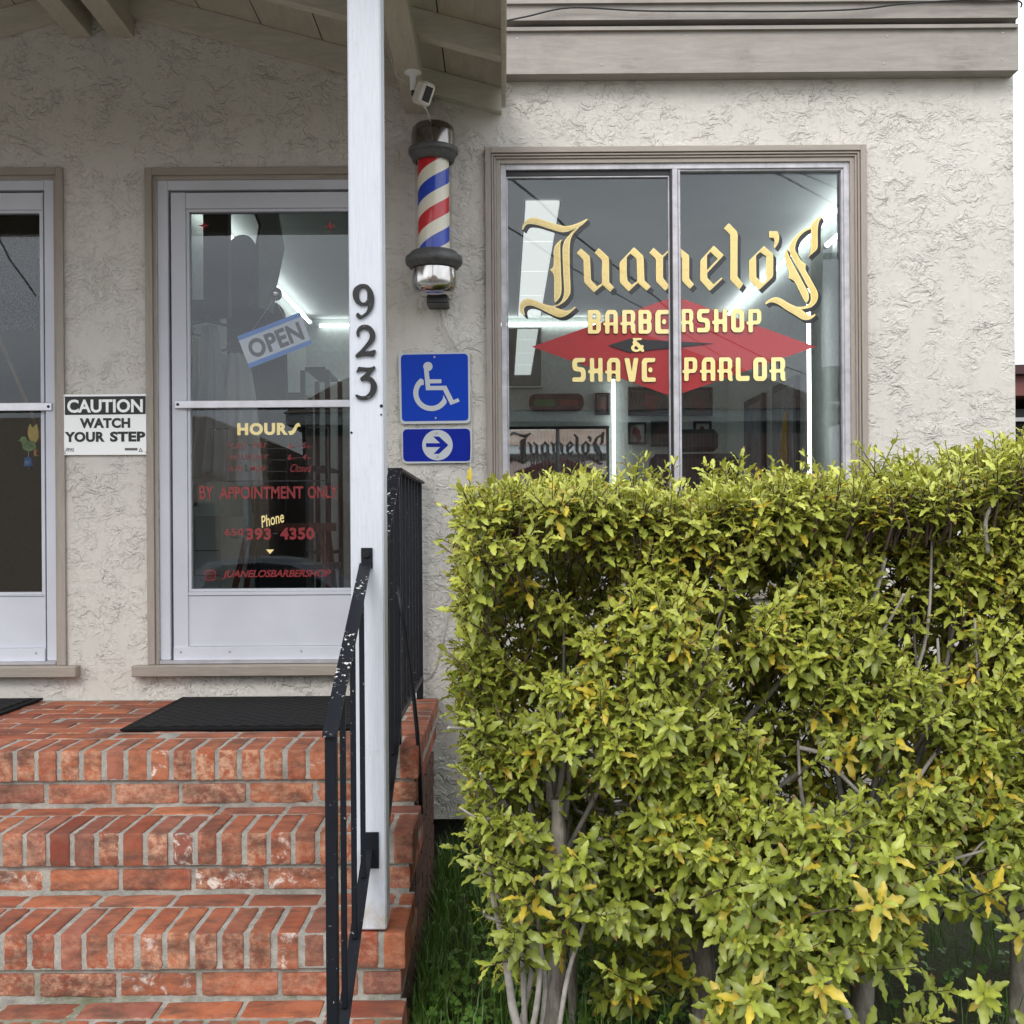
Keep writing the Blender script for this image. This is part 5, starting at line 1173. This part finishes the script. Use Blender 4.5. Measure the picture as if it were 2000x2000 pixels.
lpx([(1700, 1400, 2.75), (1650, 1470, 2.72), (1560, 1460, 2.72)], .004, .006); lpx([(1620, 1490, 2.7), (1680, 1550, 2.66)], .006, .004); lpx([(1850, 1440, 2.74), (1790, 1530, 2.70), (1810, 1560, 2.68)], .006, .003)
bases = [(.12, 2.88), (.5, 2.98), (.9, 2.92), (1.35, 3.0), (1.8, 2.95), (2.2, 3.0)]
for bx, by in bases[1:]: limb([(bx, by, -.05), (bx+.02, by, .2), (bx-.02, by+.02, .5)], .035, .022, bark.mat, 'trunk')
for i in range(64):
    bx, by = bases[i % 6]; tx = bx+r.uniform(-.38, .38); tz = r.uniform(.75, 1.33); ty = r.uniform(2.68, 3.2)
    if tx < xleft(tz)+.05: continue
    limb([(bx, by, r.uniform(.15, .5)), (bx+(tx-bx)*.45+r.gauss(0, .03), by+(ty-by)*.5, .35+.3*tz), (bx+(tx-bx)*.9, ty, tz*.8), (tx, ty-.02, tz)], r.uniform(.007, .012), .003, greyb, 'branch', 6)
brs = kids(HG, 'branch'); merge(brs[24:], 'branches', HG)['kind'] = 'stuff'
# ------------------------------------------------------------------ ground
gmat = NT('earth'); gn = gmat.noise(3, 6, .7); gmat.base(gmat.ramp(gn, [(.35, (.025, .022, .014)), (.65, (.05, .06, .02))])); gmat.set(Roughness=1); gmat.bump(gmat.noise(25, 5, .7), 1, .02)
def sheet(name, profile, x0, x1, mat, label=None, nx=2):
    """ground strip: profile = [(y, z)...]"""
    vs = []; xs = np.linspace(x0, x1, nx)
    for y, z in profile:
        for x in xs: vs.append((x, y, z))
    m = MB(); m.add(vs, [(j*nx+i, j*nx+i+1, (j+1)*nx+i+1, (j+1)*nx+i) for j in range(len(profile)-1) for i in range(nx-1)]); o = m.build(name, mat); o['kind'] = 'structure'; return o
sheet('ground', [(-300, -.56), (-7.2, -.56), (-6.2, -.52), (-.6, -.01), (1.0, -.003), (2.5, 0), (3.6, .03), (4.4, .05), (12, .05), (300, .05)], -300, 300, gmat.mat)
asp = NT('asphalt'); asp.base(asp.ramp(asp.noise(60, 5, .7), [(.3, (.04, .04, .042)), (.7, (.075, .075, .075))])); asp.set(Roughness=.9)
conc = simple('pavement_concrete', (.16, .155, .145), .9, 0, .15, 3, .3, 100)
sheet('street', [(-13.4, -.548), (-7.3, -.548)], -200, 200, asp.mat)
sheet('pavement', [(-6.1, -.49), (-.6, .004), (.9, .004), (2.18, .006)], -60, -.24, conc); sheet('pavement', [(-6.1, -.49), (-.6, .004), (.9, .004), (1.6, .006)], -.235, 60, conc)
sheet('pavement', [(-15.2, -.44), (-13.5, -.44)], -200, 200, conc)
# grass
gb_, gd_, gl_, gw_, gn_, ge_, gt_ = [], [], [], [], [], [], []
r = random.Random(5)
def gz(y): return 0 if y < 2.5 else (.03*(y-2.5)/1.1 if y < 3.6 else .03+.02*(y-3.6)/.8)
for _ in range(9000):
    x = r.uniform(-.25, .35) if r.random() < .55 else r.uniform(.2, 2.5); y = r.uniform(1.9, 4.4)
    if r.random() < .15: x = r.uniform(-.25, -.18)
    a = r.uniform(0, 6.28); gb_.append((x, y, gz(y)-.005)); gd_.append((.55*math.cos(a)*r.random(), .55*math.sin(a)*r.random(), 1)); gl_.append(r.uniform(.05, .17)*(1.3 if r.random() < .15 else 1)); gw_.append(r.uniform(.0013, .0026)); gn_.append((math.cos(a), math.sin(a), .1)); ge_.append(r.uniform(.4, 1.6))
    c = np.array([.065, .155, .026])*r.uniform(.6, 1.5); gt_.append(c)
gm_ = leafmat('grass_blade')
o = leaves('grass', A(gb_), A(gd_), A(gn_), np.array(gl_), np.array(gw_), np.array(ge_), np.array(gt_), gm_, None, wave=0, mid=1.1, shapep=.45)
tag(o, 'long dark green grass between the brick steps and the hedge', 'grass', kind='stuff')
gb_, gd_, gl_, gw_, gn_, ge_, gt_ = [], [], [], [], [], [], []
for _ in range(2300):
    x = r.uniform(-.24, .45) if r.random() < .6 else r.uniform(.4, 2.5); y = r.uniform(2.0, 3.3) if r.random() < .8 else r.uniform(3.2, 4.3)
    h = r.uniform(.025, .085); a0 = r.uniform(0, 6.28); s_ = r.uniform(.010, .017); c = np.array([.10, .22, .04])*r.uniform(.6, 1.3)
    tilt = Vector((r.gauss(0, .25), -.35+r.gauss(0, .2), 1)).normalized(); u = tilt.orthogonal().normalized(); v = tilt.cross(u)
    for k in range(3):
        a = a0+k*2.094; dr = u*math.cos(a)+v*math.sin(a)+tilt*.15
        gb_.append((x, y, gz(y)+h)); gd_.append(tuple(dr)); gl_.append(s_); gw_.append(s_*.50); gn_.append(tuple(tilt)); ge_.append(.2); gt_.append(c)
o = leaves('clover', A(gb_), A(gd_), A(gn_), np.array(gl_), np.array(gw_), np.array(ge_), np.array(gt_), gm_, None, wave=.0, mid=1.15, shapep=1.2)
tag(o, 'low clover growing among the grass beside the steps', 'clover', kind='stuff')
# ------------------------------------------------------------------ neighbours and the far side of the street
NB = thing('neighbour_shed', 'dark open shed with reddish brown roof edge at the right border', 'shed')
m = MB(); m.box(5.3, 12, 12.0, 16, 0, 2.6); m.build('wall', M['dark'], NB); m = MB(); m.box(5.1, 12.2, 11.8, 16.2, 2.72, 2.93); m.build('roof_edge', simple('red_brown_fascia', (.16, .05, .04), .6), NB)
m = MB(); m.prism([(5.0, 2.935), (12.3, 2.935), (12.0, 3.15), (5.3, 3.03)], 11.7, 16.3); m.build('roof', simple('dark_red_roof', (.06, .025, .025), .8), NB); m = MB(); m.box(5.2, 12.0, 11.9, 11.97, 2.46, 2.5); m.build('rail', simple('pale_rail', (.4, .4, .4), .6), NB)
def corr(name, c1, c2, sc=9.0):
    m_ = NT(name); wv = m_.n('ShaderNodeTexWave', i_Scale=sc); wv.bands_direction = 'X'; m_.l(m_.tc, wv.inputs['Vector'])
    n = m_.ramp(m_.noise(1.2, 6, .7, 0, m_.map((1, 1, .4))), [(.35, c1), (.65, c2)]); m_.base(m_.mix(m_.math('MULTIPLY', wv.outputs['Fac'], .6), n, tuple(x*.35 for x in c1), 'MIX')); m_.set(Roughness=.8); m_.bump(wv.outputs['Fac'], 1, .03); return m_.mat
WB = thing('corrugated_warehouse', 'old warehouse with rusty corrugated hip roof across the street, seen as a reflection', 'building')
rust = corr('rusty_corrugated', (.24, .13, .08), (.40, .30, .24), 5.0)
y0, y1 = -15.3, -25.0
m = MB(); m.box(-4.3, 7.0, y1, y0, -.5, 3.6); m.build('wall', simple('dark_siding', (.07, .065, .06), .8), WB)
m = MB(); m.box(-4.6, 7.3, y1-.3, y0+.3, 3.62, 3.86); m.build('eave', simple('white_eave', (.45, .45, .44), .6), WB)
e0, e1 = y0+.35, y1-.35; ym = (e0+e1)/2
m = MB(); vs = [(-4.65, e0, 3.87), (7.35, e0, 3.87), (7.35, e1, 3.87), (-4.65, e1, 3.87), (-1.0, ym, 6.9), (2.2, ym, 6.9)]
m.add(vs, [(0, 1, 5, 4), (1, 2, 5), (2, 3, 4, 5), (3, 0, 4)]); m.build('roof', rust, WB)
m = MB(); m.box(-4.2, 6.9, y0+.0, y0+.05, -.3, 3.4); m.build('front', corr('rusty_front', (.42, .20, .14), (.72, .64, .58), 4.0), WB)
TB = thing('tan_garage', 'plain tan garage with a wide door across the street, seen in the door glass', 'building')
m = MB(); m.prism([(-14, -.5), (-5.1, -.5), (-5.1, 3.3), (-6.4, 3.85), (-14, 3.85)], -20, -15.4); m.build('wall', simple('tan_wall', (.55, .44, .33), .8), TB); m = MB(); m.box(-9.0, -6.2, -15.36, -15.3, -.45, 2.0); m.build('garage_door', simple('dark_door', (.06, .055, .05), .7), TB)
m = MB(); m.box(-5.6, -5.5, -15.38, -15.3, -.45, 3.2); m.build('downpipe', M['white'], TB)
UP = thing('utility_pole', 'wooden utility pole with transformer across the street, reflected in the window', 'pole')
px_ = (1601-985)*(8.82+14.6)/2200
m = MB(); m.tube([(px_, -14.6, -.5), (px_, -14.6, 7.6)], .12, 10); m.build('shaft', wood('pole_wood', (.14, .10, .07)), UP); m = MB(); m.box(px_-.9, px_+.9, -14.75, -14.65, 7.0, 7.12); m.build('crossarm', M['black'], UP); m = MB(); m.tube([(px_+.3, -14.6, 4.0), (px_+.3, -14.6, 4.7)], .17, 12); m.build('transformer', M['ring'], UP)
def refl(pts):  # point seen in the window reflection at virtual distance dv -> real position behind the camera
    return [((px-CX)*dv/F, 2*(D+.035)-dv, ZC+(CY-py)*dv/F) for px, py, dv in pts]
def ocable(pts, rad, label):
    P = refl(pts); Q = []
    for i in range(len(P)-1):
        a, b = np.array(P[i]), np.array(P[i+1])
        for k in range(5): Q.append(tuple(a+(b-a)*k/5))
    Q.append(P[-1]); m = MB(); m.tube(Q, rad, 6); tag(m.build('overhead_cable', M['cable_b']), label, 'cable')
ocable([(960, 318, 9.0), (1000, 347, 9.5), (1060, 395, 10.5), (1124, 457, 11.5), (1240, 548, 14), (1323, 618, 16.5), (1420, 665, 19), (1509, 710, 21.5), (1600, 742, 23.4)], .011, 'thick sagging overhead cable crossing the window reflection')
ocable([(950, 418, 9.5), (995, 445, 10), (1136, 532, 13), (1302, 631, 17), (1470, 735, 21), (1600, 800, 23.4)], .008, 'thin overhead cable below the thick one in the window reflection')
ocable([(1480, 320, 12), (1540, 352, 14), (1605, 390, 16), (1680, 430, 18)], .014, 'overhead cable in the reflection at the top right of the window')
ocable([(1520, 322, 12), (1605, 360, 15), (1690, 398, 18)], .012, 'upper overhead cable in the reflection at the top right corner of the window')
ocable([(-10, 440, 9.5), (20, 500, 10), (72, 570, 11)], .010, 'overhead cable in the reflection of the left door')
# parked car (reflected in the lower door glass)
CR_ = thing('parked_car', 'silver hatchback parked across the street, reflected in the door glass', 'car')
sil = simple('silver_paint', (.42, .45, .50), .25, .5, .02, 3, 0); gdark = simple('car_glass', (.01, .012, .015), .05, 0, 0, 1, 0)
x0 = (395-985)*19.8/2200-.35; yc = 2*4.445-19.8
def prof(pts): return [(x0+x, -.545+z) for x, z in pts]
body = [(0, .25), (0, .62), (.12, .86), (.28, .93), (3.1, .92), (3.75, .80), (3.95, .62), (4.0, .3), (3.55, .22), (.5, .22)]
roof = [(.22, .93), (.42, 1.22), (.62, 1.38), (1.0, 1.45), (1.6, 1.47), (2.1, 1.42), (2.5, 1.27), (3.05, .93)]
glassp = [(.52, .95), (.62, 1.2), (.85, 1.33), (1.5, 1.38), (2.0, 1.34), (2.35, 1.2), (2.75, .95)]
m = MB(); m.prism(prof(body), yc-.85, yc+.85); m.prism(prof(roof), yc-.68, yc+.68); m.build('body', sil, CR_)
m = MB(); m.prism(prof(glassp), yc+.681, yc+.69); m.prism(prof(glassp), yc-.69, yc-.681); m.build('side_window', gdark, CR_)
for xx in (.75, 3.15):
    for s in (-1, 1):
        m = MB(); m.tube([(x0+xx, yc+s*.68, -.24), (x0+xx, yc+s*.87, -.24)], .31, 20); m.build('wheel', M['black'], CR_)
# ------------------------------------------------------------------ light
world = bpy.data.worlds.new('World'); scene.world = world; world.use_nodes = True; nt = world.node_tree; bg = nt.nodes['Background']
sky = nt.nodes.new('ShaderNodeTexSky'); sky.sky_type = 'NISHITA'; sky.sun_disc = False
EL, AZ = math.radians(41), math.radians(200)     # sun high, behind the viewer and a little to the right
sky.sun_elevation = EL; sky.sun_rotation = AZ; sky.air_density = 1.0; sky.dust_density = 3.0
tc = nt.nodes.new('ShaderNodeTexCoord'); mp = nt.nodes.new('ShaderNodeMapping'); mp.inputs['Scale'].default_value = (1, 1, 3.0); nt.links.new(tc.outputs['Generated'], mp.inputs[0])
no = nt.nodes.new('ShaderNodeTexNoise'); no.inputs['Scale'].default_value = 2.2; no.inputs['Detail'].default_value = 6; no.inputs['Roughness'].default_value = .55; nt.links.new(mp.outputs[0], no.inputs['Vector'])
rp = nt.nodes.new('ShaderNodeValToRGB'); rp.color_ramp.elements[0].position = .3; rp.color_ramp.elements[0].color = (9.0, 9.8, 11.0, 1); rp.color_ramp.elements[1].position = .72; rp.color_ramp.elements[1].color = (18.5, 18.8, 19.2, 1)
nt.links.new(no.outputs['Fac'], rp.inputs[0]); mx = nt.nodes.new('ShaderNodeMix'); mx.data_type = 'RGBA'; mx.inputs[0].default_value = .85
sz = nt.nodes.new('ShaderNodeSeparateXYZ'); nt.links.new(tc.outputs['Generated'], sz.inputs[0])
gr = nt.nodes.new('ShaderNodeMapRange'); gr.inputs[1].default_value = 0; gr.inputs[2].default_value = 1; gr.inputs[3].default_value = 1.0; gr.inputs[4].default_value = 1.6; nt.links.new(sz.outputs[2], gr.inputs[0])
vm = nt.nodes.new('ShaderNodeVectorMath'); vm.operation = 'SCALE'; nt.links.new(rp.outputs[0], vm.inputs[0]); nt.links.new(gr.outputs[0], vm.inputs['Scale'])
nt.links.new(sky.outputs[0], mx.inputs[6]); nt.links.new(vm.outputs[0], mx.inputs[7]); nt.links.new(mx.outputs[2], bg.inputs[0]); bg.inputs[1].default_value = .10
sun = bpy.data.lights.new('sun', 'SUN'); sun.energy = 1.35; sun.angle = math.radians(26); sun.color = (1, .96, .9); so = bpy.data.objects.new('sun', sun); link(so)
sdv = Vector((math.sin(AZ)*math.cos(EL), math.cos(AZ)*math.cos(EL), math.sin(EL))); so.rotation_euler = sdv.to_track_quat('Z', 'Y').to_euler(); so.location = (3, -6, 9)
# ------------------------------------------------------------------ thing origins at their bases
deps = {}
for o in list(COL.objects):
    if o.parent: deps.setdefault(o.parent, []).append(o)
def verts(o):
    if o.type == 'MESH':
        n = len(o.data.vertices)
        if n:
            co = np.zeros(n*3); o.data.vertices.foreach_get('co', co); co = co.reshape(-1, 3)+np.array(o.location if o.parent else (0, 0, 0)); yield co
    for c in deps.get(o, []): yield from verts(c)
for o in list(COL.objects):
    if o.parent is None and o.type == 'EMPTY':
        vs = list(verts(o))
        if not vs: continue
        V = np.concatenate(vs); b = Vector(((V[:, 0].min()+V[:, 0].max())/2, (V[:, 1].min()+V[:, 1].max())/2, V[:, 2].min())); o.location = b
        for c in deps.get(o, []): c.location = Vector(c.location)-b
# ------------------------------------------------------------------ camera
cam = bpy.data.cameras.new('camera'); cam.sensor_width = 36; cam.lens = 36*F/2000; cam.shift_x = (1000-CX)/2000; cam.shift_y = -(1000-CY)/2000; cam.clip_end = 2000; cam.clip_start = .05
co = bpy.data.objects.new('camera', cam); link(co); co.location = (0, 0, ZC); co.rotation_euler = (Matrix.Rotation(math.radians(90), 3, 'X') @ Matrix.Rotation(-RO, 3, 'Z')).to_euler(); scene.camera = co
vs_ = scene.view_settings; vs_.view_transform = 'Standard'; vs_.look = 'None'; vs_.exposure = .2; vs_.gamma = 1; vs_.use_curve_mapping = False
scene.cycles.max_bounces = 10; scene.cycles.transparent_max_bounces = 16; scene.cycles.diffuse_bounces = 4
